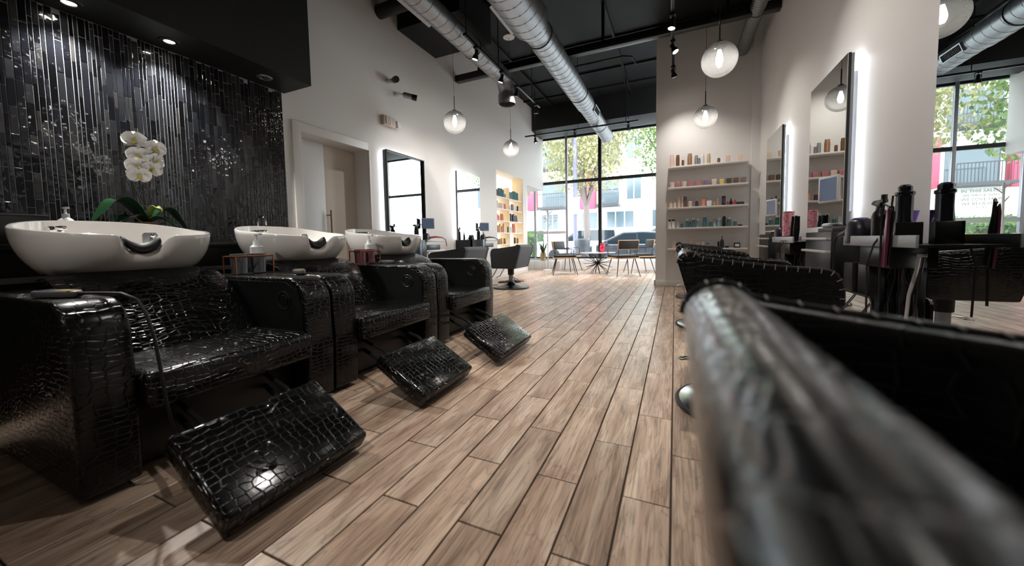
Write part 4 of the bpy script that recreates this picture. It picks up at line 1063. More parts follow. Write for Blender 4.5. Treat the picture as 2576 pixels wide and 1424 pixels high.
t = thing('flat_iron', 'wine-red flat iron hooked over the front of the near tray', 'flat iron', (0.918, 2.34, 0.80))
MB().prism([(-0.017, -0.13), (0.017, -0.13), (0.017, 0.02), (0.012, 0.11), (0.0, 0.155), (-0.010, 0.11), (-0.017, 0.02)], 'x', -0.012, 0.0, Matrix.Rotation(0.10, 4, 'X')).build('plate_arm', mat('wine_red_shell', (104, 44, 70), 0.2), t, bevel=0.004)
MB().prism([(-0.017, -0.12), (0.017, -0.12), (0.015, 0.05), (0.0, 0.165), (-0.010, 0.11)], 'x', 0.003, 0.013, Matrix.Rotation(0.13, 4, 'X')).build('second_arm', PLASTIC, t, bevel=0.004)
MB().tube([(0.0, -0.01, 0.155), (-0.01, 0.02, 0.175), (-0.012, 0.03, 0.10), (-0.01, 0.035, -0.1), (-0.01, 0.03, -0.3)], 0.005, 8).build('cord', RUBBER, t)
# far tray tools
t = thing('pink_canister', 'tall pink and red patterned canister on the far tray', 'canister', (1.0, 4.40, 0.78))
MB().lathe([(0, 0), (0.05, 0.0), (0.05, 0.05)], 24).build('holder', PLASTIC, t)
def speck_mat():
    mt = bpy.data.materials.new('pink_speckled_print'); mt.use_nodes = True; nt = mt.node_tree; p = nt.nodes['Principled BSDF']
    tc = N(nt, 'ShaderNodeTexCoord'); n = N(nt, 'ShaderNodeTexNoise'); n.inputs['Scale'].default_value = 28; nt.links.new(tc.outputs['Object'], n.inputs[0])
    c = ramp(nt, [(0.35, (206, 128, 150)), (0.52, (224, 160, 172)), (0.6, (196, 52, 60)), (0.7, (226, 190, 196))]); nt.links.new(n.outputs['Fac'], c.inputs[0]); nt.links.new(c.outputs[0], p.inputs['Base Color']); p.inputs['Roughness'].default_value = 0.25
    return mt
MB().lathe([(0.046, 0.04), (0.046, 0.285), (0.04, 0.288), (0.0, 0.288)], 24).build('can', speck_mat(), t)
for k, (y, lb, col) in enumerate(((4.20, 'slate blue curling tong leaning upright on the far tray', (58, 78, 92)), (4.10, 'black flat iron standing on the far tray', (18, 18, 20)))):
    t = thing('curling_tong', lb, 'curling tong', (1.0, y, 0.785), 0.0)
    MB().tube([(0, 0.03, 0.0), (0, 0.0, 0.10), (0, -0.025, 0.22)], [0.016, 0.018, 0.010], 12).build('barrel', mat('tong_%d' % k, col, 0.3), t)
    MB().tube([(-0.02, 0.0, 0.0), (-0.02, -0.01, 0.10), (-0.02, -0.03, 0.225)], [0.010, 0.014, 0.008], 10).build('clamp', PLASTIC, t)
    MB().tube([(0, 0.03, 0.0), (-0.09, 0.04, 0.0), (-0.12, 0.04, -0.06), (-0.12, 0.03, -0.3)], 0.004, 6).build('cord', RUBBER, t)

# ------------------------------------------------------------------ left-hand stations
for i, (yc, lb) in enumerate(((4.18, 'station desk with grey half-round column beside the end wash chair'), (5.95, 'station desk with grey half-round column beside the lit niche'))):
    t = thing('station_desk', lb, 'desk', (XL, yc, 0))
    MB().box(0.0, 0.40, -0.12, 0.05, 0.62, 0.872).build('box_module', DARKCAB, t, bevel=0.004)
    hp = [(0.40 + 0.0, -0.34)] + [(0.40 + 0.11 * math.sin(a), -0.23 - 0.11 * math.cos(a)) for a in [PI * k / 12 for k in range(1, 12)]] + [(0.40, -0.12), (0.30, -0.12), (0.30, -0.34)]
    MB().prism(hp, 'z', 0.0, 0.872).build('half_round_column', mat('blue_grey_steel', (104, 112, 118), 0.3, 0.8), t, ang=50)
    MB().box(0.0, 0.34, -0.34, -0.12, 0.62, 0.87).build('side_module', DARKCAB, t)
    MB().box(0.0, 0.42, 0.05, 0.52, 0.845, 0.872).build('top_shelf', WHMETAL, t, bevel=0.003)
    MB().box(0.0, 0.40, 0.05, 0.50, 0.70, 0.725).build('lower_shelf', WHMETAL, t, bevel=0.003)
    MB().box(0.0, 0.38, 0.06, 0.40, 0.725, 0.80).build('drawer', DARKCAB, t, bevel=0.004)
    cb = MB().tube([(0.30, 0.2, 0.70), (0.32, 0.22, 0.4), (0.36, 0.3, 0.05), (0.40, 0.2, 0.012), (0.5, 0.32, 0.012)], 0.006, 6); cb.build('cord', RUBBER, t)
    spray_bottle((XL + 0.30, yc - 0.04, 0.872), PI * 0.5, 'black spray bottle on the desk beside the ' + ('end wash chair' if i == 0 else 'lit niche'), 0.95)
    t = thing('tool_stack', 'low stack of black styling tools on the desk by the ' + ('framed mirror' if i == 0 else 'lit niche'), 'styling tools', (XL + 0.22, yc + 0.28, 0.872))
    MB().prism([(-0.05, 0.0), (0.05, 0.0), (0.04, 0.07), (0.0, 0.10), (-0.03, 0.08)], 'x', -0.04, 0.04).build('holder', PLASTIC, t, bevel=0.008)
    MB().tube([(0.0, 0.05, 0.03), (0.08, 0.12, 0.045), (0.16, 0.17, 0.035), (0.213, 0.19, 0.0), (0.222, 0.20, -0.10)], [0.018, 0.014, 0.008, 0.006, 0.006], 10).build('iron', mat('red_cord', (150, 40, 40), 0.4) if i == 0 else PLASTIC, t)
t = thing('serum_bottle', 'slim black bottle on the desk by the lit niche', 'bottle', (XL + 0.30, 6.10, 0.872))
MB().lathe([(0, 0), (0.018, 0), (0.018, 0.09), (0.008, 0.11), (0.006, 0.15), (0, 0.15)], 16).build('bottle', PLASTIC, t)
t = thing('cable_tangle', 'tangle of black cables with plugs on the floor behind the velvet chair', 'cables', (-3.02, 6.75, 0))
mb = MB(); rr = random.Random(4)
for k in range(4):
    pts = [(0.25 * math.cos(a * 0.9 + k) * (0.5 + 0.4 * rr.random()), 0.22 * math.sin(a + k * 1.3) * (0.5 + 0.5 * rr.random()), 0.008 + 0.03 * max(0, math.sin(a * 1.7 + k))) for a in [q * 0.5 for q in range(14)]]
    MB().tube(pts, 0.006, 6).build('cable', RUBBER, t)
MB().box(0.05, 0.20, -0.03, 0.03, 0.0, 0.04).build('plug_strip', PLASTIC, t, bevel=0.004)

# ------------------------------------------------------------------ products
PROD = {}
def product(kind, w, h_, col, cap, metal=0.0):
    """one bottle: an Empty with body and cap meshes (shared between alike ones)"""
    key = (kind, round(w, 3), round(h_, 3), col, cap)
    if key not in PROD:
        bm_ = mat('product_%d_%d_%d' % col, col, 0.35, metal); cm_ = mat('cap_%d_%d_%d' % cap, cap, 0.35)
        r_ = w / 2; ps = []
        if kind == 'cyl':
            ps.append(('bottle', MB().lathe([(0, 0), (r_, 0), (r_, h_ * 0.78), (r_ * 0.96, h_ * 0.80), (0, h_ * 0.80)], 18).mesh('bottle', bm_)))
            ps.append(('cap', MB().lathe([(0, h_ * 0.80), (r_ * 0.9, h_ * 0.80), (r_ * 0.86, h_), (0, h_)], 18).mesh('cap', cm_)))
        elif kind == 'can':
            ps.append(('can', MB().lathe([(0, 0), (r_ * 0.95, 0), (r_, 0.006), (r_, h_ * 0.86), (r_ * 0.7, h_ * 0.92), (0, h_ * 0.92)], 18).mesh('can', bm_)))
            ps.append(('nozzle', MB().lathe([(0, h_ * 0.92), (r_ * 0.62, h_ * 0.92), (r_ * 0.6, h_), (0, h_)], 14).mesh('nozzle', cm_)))
        elif kind == 'pump':
            ps.append(('bottle', MB().lathe([(0, 0), (r_, 0), (r_, h_ * 0.58), (r_ * 0.5, h_ * 0.68), (0, h_ * 0.68)], 18).mesh('bottle', bm_)))
            ps.append(('pump', MB().lathe([(0, h_ * 0.68), (r_ * 0.42, h_ * 0.68), (r_ * 0.42, h_ * 0.76), (r_ * 0.14, h_ * 0.77), (r_ * 0.14, h_ * 0.92), (0, h_ * 0.92)], 12).box(-r_ * 0.25, r_ * 0.25, -r_ * 0.9, r_ * 0.3, h_ * 0.91, h_).mesh('pump', cm_)))
        elif kind == 'drop':
            ps.append(('bottle', MB().lathe([(0, 0), (r_, 0), (r_, h_ * 0.5), (r_ * 0.7, h_ * 0.6), (0, h_ * 0.6)], 18).mesh('bottle', bm_)))
            ps.append(('dropper', MB().lathe([(0, h_ * 0.6), (r_ * 0.55, h_ * 0.6), (r_ * 0.4, h_ * 0.8), (r_ * 0.15, h_), (0, h_)], 12).mesh('dropper', cm_)))
        elif kind == 'jar':
            ps.append(('jar', MB().prism([(-r_ * 0.86, 0), (r_ * 0.86, 0), (r_, h_ * 0.9), (r_ * 0.9, h_), (-r_ * 0.9, h_), (-r_, h_ * 0.9)], 'y', -r_ * 0.8, r_ * 0.8).mesh('jar', bm_, bevel=0.003)))
            ps.append(('lid', MB().box(-r_ * 0.7, r_ * 0.7, -r_ * 0.6, r_ * 0.6, h_, h_ + 0.004).mesh('lid', cm_)))
        else:
            ps.append(('carton', MB().box(-r_, r_, -r_ * 0.7, r_ * 0.7, 0, h_).mesh('carton', bm_, bevel=0.002)))
            ps.append(('label_panel', MB().box(-r_ * 0.7, r_ * 0.7, -r_ * 0.7 - 0.001, -r_ * 0.7, h_ * 0.25, h_ * 0.75).mesh('label_panel', cm_)))
        PROD[key] = ps
    return PROD[key]
def place_product(loc, rz, kind, w, h_, col, cap, label, group, metal=0.0):
    t = thing({'cyl': 'product_bottle', 'can': 'spray_can', 'pump': 'pump_bottle', 'drop': 'dropper_bottle', 'jar': 'product_jar', 'box': 'product_carton'}[kind], label, {'jar': 'jar', 'box': 'carton', 'can': 'spray can'}.get(kind, 'bottle'), loc, rz, group)
    for (nm, me) in product(kind, w, h_, col, cap, metal): put(nm, me, t)
CN = [((222, 190, 180), 'pale pink'), ((120, 85, 55), 'bronze'), ((172, 132, 104), 'copper'), ((150, 150, 152), 'silver'), ((205, 205, 207), 'pale silver'), ((205, 180, 140), 'cream gold'), ((110, 85, 75), 'brown'),
      ((190, 120, 125), 'dusty rose'), ((140, 112, 140), 'mauve'), ((222, 195, 110), 'yellow'), ((78, 78, 52), 'olive'), ((130, 115, 110), 'taupe'), ((228, 205, 185), 'cream'), ((95, 45, 60), 'plum'), ((222, 150, 120), 'peach'),
      ((22, 22, 26), 'black'), ((190, 60, 80), 'red'), ((236, 236, 236), 'white'), ((60, 110, 100), 'green'), ((70, 122, 132), 'teal'), ((126, 160, 164), 'pale teal'), ((200, 120, 96), 'coral'), ((180, 140, 100), 'tan'), ((88, 60, 96), 'violet'), ((96, 112, 124), 'slate')]
COL = {n: c for c, n in CN}
ORD = ['top', 'second', 'third', 'fourth', 'lowest']
KN = {'cyl': 'bottle', 'can': 'spray can', 'pump': 'pump bottle', 'drop': 'dropper bottle', 'jar': 'square jar', 'box': 'carton'}
# five floating shelves on the shelf wall
SH = mat('white_shelf', (236, 234, 230), 0.4)
shz = [2.005, 1.665, 1.335, 1.0, 0.66]
px_m = 0.00152
ROWS = [
 [(185, 40, 135, 'cyl', 'pale pink', 'pale pink'), (243, 36, 128, 'cyl', 'bronze', 'bronze'), (293, 26, 68, 'cyl', 'bronze', 'brown'), (358, 46, 130, 'cyl', 'copper', 'copper'), (420, 34, 105, 'cyl', 'silver', 'silver'), (446, 26, 70, 'cyl', 'taupe', 'taupe'), (478, 34, 108, 'cyl', 'pale silver', 'white'), (535, 34, 108, 'cyl', 'cream gold', 'cream gold'), (627, 30, 52, 'cyl', 'brown', 'brown'), (708, 46, 70, 'jar', 'pale pink', 'white'), (812, 50, 66, 'jar', 'cream', 'white')],
 [(190, 46, 60, 'jar', 'pale pink', 'white'), (247, 42, 60, 'jar', 'dusty rose', 'white'), (308, 46, 60, 'jar', 'pale pink', 'dusty rose'), (373, 46, 58, 'jar', 'dusty rose', 'brown'), (443, 46, 60, 'jar', 'dusty rose', 'plum'), (513, 44, 60, 'jar', 'mauve', 'white'), (588, 44, 62, 'jar', 'cream', 'white'), (657, 42, 56, 'jar', 'yellow', 'white'), (722, 44, 62, 'jar', 'olive', 'white'), (783, 46, 62, 'jar', 'brown', 'white'), (849, 48, 62, 'jar', 'taupe', 'white')],
 [(180, 34, 80, 'pump', 'cream', 'white'), (218, 34, 80, 'pump', 'cream', 'white'), (259, 34, 125, 'cyl', 'pale pink', 'pale pink'), (292, 20, 110, 'cyl', 'cream', 'white'), (320, 34, 118, 'cyl', 'brown', 'brown'), (366, 36, 64, 'jar', 'cream', 'white'), (430, 32, 92, 'pump', 'plum', 'white'), (495, 36, 98, 'cyl', 'peach', 'coral'), (545, 46, 55, 'jar', 'white', 'white'), (594, 24, 52, 'drop', 'tan', 'white'), (622, 30, 84, 'drop', 'tan', 'white'), (677, 32, 100, 'box', 'black', 'violet'), (712, 22, 40, 'drop', 'red', 'black'), (742, 30, 74, 'drop', 'black', 'black'), (778, 30, 56, 'drop', 'red', 'red'), (826, 62, 28, 'box', 'black', 'black')],
 [(168, 32, 95, 'cyl', 'white', 'black'), (205, 34, 95, 'cyl', 'white', 'black'), (250, 28, 66, 'jar', 'pale silver', 'white'), (288, 28, 62, 'pump', 'green', 'white'), (340, 32, 95, 'cyl', 'teal', 'white'), (370, 24, 72, 'drop', 'slate', 'black'), (403, 32, 105, 'cyl', 'teal', 'white'), (443, 30, 92, 'cyl', 'pale teal', 'white'), (507, 34, 120, 'can', 'teal', 'white'), (562, 30, 82, 'pump', 'teal', 'white'), (598, 26, 70, 'pump', 'pale silver', 'white'), (638, 42, 92, 'cyl', 'pale teal', 'white'), (684, 32, 112, 'can', 'black', 'black'), (727, 36, 96, 'cyl', 'green', 'white'), (783, 28, 66, 'cyl', 'teal', 'white'), (825, 38, 18, 'box', 'black', 'black')],
 [(215, 44, 70, 'jar', 'pale pink', 'white'), (300, 40, 66, 'jar', 'cream', 'white'), (375, 38, 105, 'pump', 'pale pink', 'white'), (440, 42, 66, 'jar', 'pale pink', 'cream'), (490, 30, 66, 'jar', 'cream', 'cream'), (537, 26, 52, 'cyl', 'pale silver', 'black'), (636, 20, 72, 'can', 'black', 'black'), (668, 38, 128, 'pump', 'black', 'black'), (712, 36, 20, 'box', 'black', 'black'), (802, 54, 56, 'box', 'black', 'white')]]
SHEN = ['of rose-gold bottles', 'of square jars', 'of mixed serums', 'of teal bottles', 'half hidden by the salon chairs']
for i, z in enumerate(shz):
    o = MB().box(-0.115, 1.02, SHY - 0.20, SHY, z - 0.028, z).build('wall_shelf', SH, bevel=0.003); tag(o, 'white floating shelf ' + SHEN[i] + ', %s of five on the shelf wall' % ORD[i], 'shelf', 'floating shelves on the shelf wall')
    cnt = {}
    for (zx, w, h_, kd, c, cp) in ROWS[i]:
        k = (c, kd); cnt[k] = cnt.get(k, 0) + 1
    for (zx, w, h_, kd, c, cp) in ROWS[i]:
        x = -0.105 + (zx - 155) * px_m * 1.01; h_m = h_ * px_m * 0.97
        many = cnt[(c, kd)] > 1
        lb = '%s %s on the %s floating shelf of the shelf wall' % (c, KN[kd], ORD[i])
        if cp != c: lb = '%s %s with %s top on the %s shelf of the shelf wall' % (c, KN[kd], cp, ORD[i])
        place_product((x, SHY - 0.12, z), 0, kd, w * px_m, h_m, COL[c], COL[cp], lb, '%s %ss on the %s shelf' % (c, KN[kd], ORD[i]), 0.5 if c in ('bronze', 'copper', 'silver', 'cream gold') else 0.0)

# lit product niche in the left wall
NICHE = mat('warm_niche_panel', (248, 232, 204), 0.5)
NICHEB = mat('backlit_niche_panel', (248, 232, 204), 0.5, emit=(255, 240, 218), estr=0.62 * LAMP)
nt_ = thing('product_niche', 'lit cream niche shelving with rows of teal and coloured bottles', 'shelving', (XO, (N0 + N1) / 2, NZ0))
hw = (N1 - N0) / 2
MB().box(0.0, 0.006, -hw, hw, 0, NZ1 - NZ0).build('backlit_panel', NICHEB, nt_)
MB().box(0.0, WT - 0.01, -hw, -hw + 0.006, 0, NZ1 - NZ0).build('side_panel', NICHE, nt_); MB().box(0.0, WT - 0.01, hw - 0.006, hw, 0, NZ1 - NZ0).build('side_panel', NICHE, nt_)
MB().box(0.006, 0.26, -0.01, 0.01, 0, NZ1 - NZ0 - 0.3).build('divider', NICHE, nt_)
nz = [1.84, 1.575, 1.305, 1.035, 0.77, 0.52]
for z in nz:
    MB().box(0.006, 0.275, -hw + 0.006, hw - 0.006, z - NZ0 - 0.022, z - NZ0).build('shelf', SH, nt_)
NROW = [
 [(0.05, .16, 'cyl', 'black'), (0.10, .16, 'cyl', 'black'), (0.17, .20, 'cyl', 'teal'), (0.22, .20, 'cyl', 'teal'), (0.27, .20, 'cyl', 'teal'), (0.33, .18, 'cyl', 'teal'), (0.40, .15, 'pump', 'pale teal'), (0.53, .18, 'cyl', 'teal'), (0.58, .18, 'cyl', 'teal'), (0.63, .17, 'cyl', 'pale teal'), (0.68, .19, 'cyl', 'teal'), (0.74, .22, 'cyl', 'teal'), (0.80, .22, 'cyl', 'teal'), (0.86, .21, 'cyl', 'teal'), (0.92, .20, 'cyl', 'green')],
 [(0.05, .21, 'box', 'violet'), (0.11, .18, 'cyl', 'white'), (0.18, .14, 'cyl', 'pale silver'), (0.25, .13, 'cyl', 'pale pink'), (0.32, .14, 'cyl', 'white'), (0.39, .13, 'cyl', 'dusty rose'), (0.53, .14, 'cyl', 'slate'), (0.60, .12, 'jar', 'white'), (0.68, .16, 'box', 'violet'), (0.74, .15, 'cyl', 'white'), (0.82, .15, 'cyl', 'white'), (0.92, .14, 'cyl', 'black')],
 [(0.05, .15, 'cyl', 'coral'), (0.10, .15, 'cyl', 'peach'), (0.15, .12, 'cyl', 'coral'), (0.24, .16, 'cyl', 'coral'), (0.30, .16, 'cyl', 'peach'), (0.55, .16, 'cyl', 'black'), (0.62, .20, 'box', 'black'), (0.69, .18, 'cyl', 'black'), (0.74, .20, 'box', 'violet'), (0.80, .16, 'cyl', 'slate'), (0.86, .17, 'cyl', 'slate'), (0.92, .10, 'jar', 'pale silver')],
 [(0.06, .20, 'cyl', 'cream gold'), (0.12, .16, 'cyl', 'tan'), (0.19, .20, 'cyl', 'cream gold'), (0.25, .15, 'cyl', 'tan'), (0.32, .21, 'cyl', 'peach'), (0.40, .12, 'cyl', 'white'), (0.50, .14, 'cyl', 'green'), (0.56, .18, 'cyl', 'cream'), (0.63, .14, 'cyl', 'white'), (0.70, .22, 'cyl', 'coral'), (0.76, .22, 'cyl', 'peach'), (0.84, .12, 'jar', 'white'), (0.92, .10, 'jar', 'pale silver')],
 [(0.08, .14, 'cyl', 'brown'), (0.16, .12, 'cyl', 'tan'), (0.24, .13, 'jar', 'tan'), (0.36, .13, 'jar', 'brown'), (0.78, .15, 'box', 'black'), (0.90, .14, 'box', 'brown')]]
for i, row in enumerate(NROW):
    for (fr_, h_, kd, c) in row:
        cp = c if kd != 'pump' else 'white'
        place_product((XL - 0.09, N0 + 0.04 + fr_ * (N1 - N0 - 0.08), nz[i]), PI / 2, kd, 0.05, h_, COL[c], COL[cp],
                      '%s %s on the %s lit niche shelf, half toward the %s' % (c, KN[kd], ORD[i], 'mirror' if fr_ < 0.5 else 'shop window'), '%s %ss on the %s niche shelf' % (c, KN[kd], ORD[i]))

# ------------------------------------------------------------------ waiting area by the window
WOODL = mat('blond_wood', (206, 164, 120), 0.45, bump=0.05, bscale=40); BLKUP = mat('black_upholstery', (20, 22, 24), 0.55)
def lounge_chair():
    t = thing('lounge_chair', '', 'chair', (0, 0, 0))
    # faces +x locally
    MB().box(-0.27, 0.27, -0.27, 0.27, 0.395, 0.42).build('seat_board', WOODL, t, bevel=0.006)
    MB().box(-0.265, 0.265, -0.26, 0.26, 0.42, 0.475).build('seat_cushion', BLKUP, t, bevel=0.02, seg=3)
    M = T(-0.27, 0, 0.70) @ Matrix.Rotation(-0.16, 4, 'Y')
    MB().box(-0.014, 0.006, -0.24, 0.24, -0.10, 0.11, M).build('back_board', WOODL, t, bevel=0.006)
    MB().box(0.006, 0.03, -0.225, 0.225, -0.085, 0.095, M).build('back_pad', BLKUP, t, bevel=0.01)
    MB().box(-0.02, -0.014, -0.225, 0.225, -0.085, 0.095, M).build('back_pad', BLKUP, t, bevel=0.002)
    MB().tube([(-0.25, -0.26, 0.62), (0.16, -0.28, 0.62), (0.20, -0.28, 0.60), (0.20, -0.27, 0.43)], 0.008, 8).build('arm_rail', BMETAL, t)
    MB().tube([(-0.25, 0.26, 0.62), (0.16, 0.28, 0.62), (0.20, 0.28, 0.60), (0.20, 0.27, 0.43)], 0.008, 8).build('arm_rail', BMETAL, t)
    MB().tube([(-0.20, -0.2, 0.41), (-0.265, -0.22, 0.62)], 0.007, 8).build('back_support', BMETAL, t)
    MB().tube([(-0.20, 0.2, 0.41), (-0.265, 0.22, 0.62)], 0.007, 8).build('back_support', BMETAL, t)
    for (sx, sy) in ((1, 1), (1, -1), (-1, 1), (-1, -1)):
        MB().tube([(sx * 0.19, sy * 0.19, 0.40), (sx * 0.29, sy * 0.27, 0.0)], [0.012, 0.008], 8).build('leg', BMETAL, t)
    return t
lc = lounge_chair()
for i, (x, y, rz, lb) in enumerate(((-2.45, 8.72, 0.35, 'black and blond wood lounge chair left of the starburst table, nearer the velvet chair'), (-2.62, 9.62, -0.35, 'lounge chair behind another one, between the snake plant and starburst table'), (-1.07, 8.66, PI / 2 + 0.55, 'black and blond wood lounge chair with its back pad beside the shelf wall'), (-0.80, 9.50, PI + 0.45, 'lounge chair tucked behind another one in front of the dark parked car'))):
    c = lc if i == 0 else copy_tree(lc)
    c.location = (x, y, 0); c.rotation_euler = (0, 0, rz); c['label'] = lb; c['group'] = 'lounge chairs by the shop window'
t = thing('starburst_table', 'round side table on a black starburst of metal rods', 'table', (-1.73, 9.15, 0))
MB().lathe([(0, 0.505), (0.42, 0.505), (0.425, 0.512), (0.42, 0.52), (0, 0.52)], 40).build('table_top', mat('white_table_glass', (232, 236, 238), 0.08, coat=0.5), t)
rr = random.Random(3)
for k in range(34):
    a = k * 2.399963; zz = 1 - 2 * (k + 0.5) / 34; r_ = math.sqrt(1 - zz * zz); dv = Vector((r_ * math.cos(a), r_ * math.sin(a), zz))
    ln_ = 0.25 / max(abs(dv.z), 0.62) if abs(dv.z) > 0.3 else 0.36
    MB().tube([(0, 0, 0.252), Vector((0, 0, 0.252)) + dv * ln_], [0.009, 0.006], 6).build('rod', BMETAL, t)
MB().ball((0, 0, 0.252), 0.035).build('hub', BMETAL, t)
t = thing('brochure_stand', 'acrylic stand with a red and dark brochure on the starburst table', 'brochure', (-1.62, 9.12, 0.52), -0.3)
def leaflet_mat():
    mt = bpy.data.materials.new('red_leaflet_print'); mt.use_nodes = True; nt = mt.node_tree; p = nt.nodes['Principled BSDF']
    tc = N(nt, 'ShaderNodeTexCoord'); n = N(nt, 'ShaderNodeTexNoise'); n.inputs['Scale'].default_value = 14; nt.links.new(tc.outputs['Object'], n.inputs[0])
    c = ramp(nt, [(0.38, (40, 22, 24)), (0.46, (200, 38, 70)), (0.6, (210, 50, 84)), (0.68, (235, 225, 225))]); nt.links.new(n.outputs['Fac'], c.inputs[0]); nt.links.new(c.outputs[0], p.inputs['Base Color'])
    return mt
MB().box(-0.06, 0.06, -0.006, 0.006, 0.0, 0.22, Matrix.Rotation(-0.15, 4, 'X')).build('leaflet', leaflet_mat(), t)
MB().box(-0.065, 0.065, 0.008, 0.012, 0.0, 0.20, Matrix.Rotation(-0.15, 4, 'X')).build('acrylic_back', CLEAR, t); MB().box(-0.065, 0.065, -0.05, 0.02, -0.0, 0.004).build('acrylic_foot', CLEAR, t)
o = MB().box(-0.05, 0.05, -0.008, 0.008, 0.0, 0.19, Matrix.Rotation(-0.1, 4, 'X')).build('brochure', mat('white_paper', (226, 226, 226), 0.7), loc=(-1.82, 9.16, 0.52)); tag(o, 'white folded brochure standing on the starburst table', 'brochure')
# white plinths and planter
t = thing('display_bench', 'low white bench of box sections under the shop window', 'bench', (-3.54, 10.2, 0))
for k in range(4): MB().box(-0.45 + k * 0.26, -0.45 + k * 0.26 + 0.252, -0.15, 0.13, 0.0, 0.245).build('box_section', mat('white_laminate', (226, 226, 226), 0.4), t, bevel=0.006)
t = thing('snake_plant', 'snake plant in a brass pot on the white bench', 'potted plant', (-3.50, 10.2, 0.245))
MB().lathe([(0, 0), (0.085, 0), (0.088, 0.01), (0.088, 0.24), (0.082, 0.24), (0.08, 0.20), (0, 0.20)], 28).build('pot', mat('brass_pot', (176, 160, 120), 0.22, 0.95), t)
rr = random.Random(5); SNK = mat('snake_plant_leaf', (40, 78, 40), 0.4)
for k in range(15):
    a = k * 2.4; r0 = 0.05 * rr.random(); ln_ = 0.22 + 0.20 * rr.random(); lean = 0.10 + 0.16 * rr.random()
    rows = []
    for i in range(7):
        u = i / 6; wv = 0.024 * math.sin(PI * (0.25 + 0.74 * u)); rd = r0 + lean * u * u
        rows.append([(math.cos(a) * rd - math.sin(a) * wv * v, math.sin(a) * rd + math.cos(a) * wv * v, 0.19 + ln_ * u + 0.006 * v * v) for v in (-1, 0, 1)])
    o = MB().grid(rows).build('leaf', SNK, t, ang=80); o.modifiers.new('s', 'SOLIDIFY').thickness = 0.004
t = thing('coat_stand', 'slim white coat stand with peg branches by the entrance glass', 'coat stand', (-3.24, 9.85, 0))
MB().lathe([(0, 0), (0.15, 0), (0.15, 0.012), (0.03, 0.03), (0, 0.03)], 28).build('foot', WHMETAL, t)
MB().tube([(0, 0, 0.02), (0.0, 0, 1.0), (0.012, 0, 1.72)], 0.017, 12).build('pole', mat('grey_white_wood', (188, 184, 184), 0.5), t)
for (z, a, ln_) in ((1.52, 0.3, 0.16), (1.36, 2.6, 0.15), (1.20, 0.9, 0.14), (1.05, 3.4, 0.13), (1.62, 4.0, 0.12)):
    MB().tube([(0.006, 0, z), (math.cos(a) * ln_ * 0.75, math.sin(a) * ln_ * 0.75, z + ln_ * 0.75)], [0.011, 0.008], 8).build('peg', mat('grey_white_wood'), t)

# ------------------------------------------------------------------ the street outside
ASPH = mat('grey_asphalt', (120, 122, 126), 0.8, bump=0.1, bscale=40); PAVE = mat('pale_pavement', (196, 194, 190), 0.8, bump=0.05, bscale=20)
struct('pavement', MB().box(-40, 30, 10.67, 13.3, -0.4, -0.12), PAVE)
struct('street', MB().box(-60, 50, 13.3, 21.5, -0.5, -0.30), ASPH)
struct('pavement_far', MB().box(-60, 50, 21.5, 27.0, -0.5, -0.05), PAVE)
struct('terrace', MB().box(-60, 50, 27.0, 60, -0.5, 0.75), mat('pale_concrete', (186, 186, 184), 0.8))
FAC = mat('pale_stucco', (208, 206, 200), 0.8, bump=0.05, bscale=8); FAC2 = mat('grey_stucco', (150, 152, 154), 0.8); RED = mat('red_cladding', (182, 62, 84), 0.7)
WINM = mat('dark_house_window', (72, 84, 90), 0.08); WFR = mat('white_house_frame', (232, 232, 230), 0.5); RAIL = mat('black_railing', (36, 37, 40), 0.5)
B = thing('apartment_building', 'pale apartment building with red panels and balconies across the street', 'building', (0, 30, 0))
MB().box(-26, 14, 0, 8, 0.75, 13.5).build('wall', FAC, B)
MB().box(-26, 14, -0.08, 0, 0.75, 1.3).build('plinth', FAC2, B)
for (x0, x1, z0, z1) in ((-7.0, -5.75, 3.3, 6.3), (-11.5, -10.7, 3.4, 6.3), (-15.9, -14.3, 3.3, 7.0), (1.5, 3.4, 3.4, 7.0)):
    MB().box(x0, x1, -0.5, 0.0, z0, z1).build('red_panel', RED, B, bevel=0.02)
def bwin(x0, x1, z0, z1, mull=1):
    f_ = MB().box(x0 - 0.08, x1 + 0.08, -0.06, 0.0, z0 - 0.08, z1 + 0.08).build('window', WFR, B)
    n_ = mull + 1; w = (x1 - x0) / n_
    for k in range(n_): MB().box(x0 + k * w + 0.03, x0 + (k + 1) * w - 0.03, -0.075, -0.06, z0, z1).build('pane', WINM, f_)
for z0 in (3.9, 7.0, 10.2):
    for xx in (-3.45, 0.0, 6.2, 8.5, -17.2, -22.5): bwin(xx, xx + 1.1, z0, z0 + 1.6)
for (a, b) in ((-4.95, -2.9), (-10.4, -8.9), (-1.6, 0.4), (5.0, 7.6), (-20.5, -18.2)): bwin(a, b, 1.75, 3.0, 2)
dd = MB().box(-6.9, -5.7, -0.06, 0, 0.75, 3.0).build('house_door', mat('slate_door', (90, 100, 108), 0.4), B)
MB().box(-6.75, -6.35, -0.075, -0.06, 1.0, 2.8).build('pane', WINM, dd); MB().box(-6.25, -5.85, -0.075, -0.06, 1.0, 2.8).build('pane', WINM, dd)
def balcony(x0, x1, z):
    s_ = MB().box(x0, x1, -1.3, 0, z - 0.18, z).build('balcony', RAIL, B)
    MB().box(x0 + 0.1, x1 - 0.1, -0.02, 0.0, z, z + 2.1).build('balcony_window', WINM, s_)
    MB().box(x0, x1, -1.3, -1.26, z + 1.0, z + 1.06).build('rail', RAIL, s_)
    n_ = int((x1 - x0) / 0.14); rm = MB()
    for k in range(n_ + 1): rm.box(x0 + k * (x1 - x0) / n_ - 0.012, x0 + k * (x1 - x0) / n_ + 0.012, -1.29, -1.27, z, z + 1.0)
    rm.build('balusters', RAIL, s_)
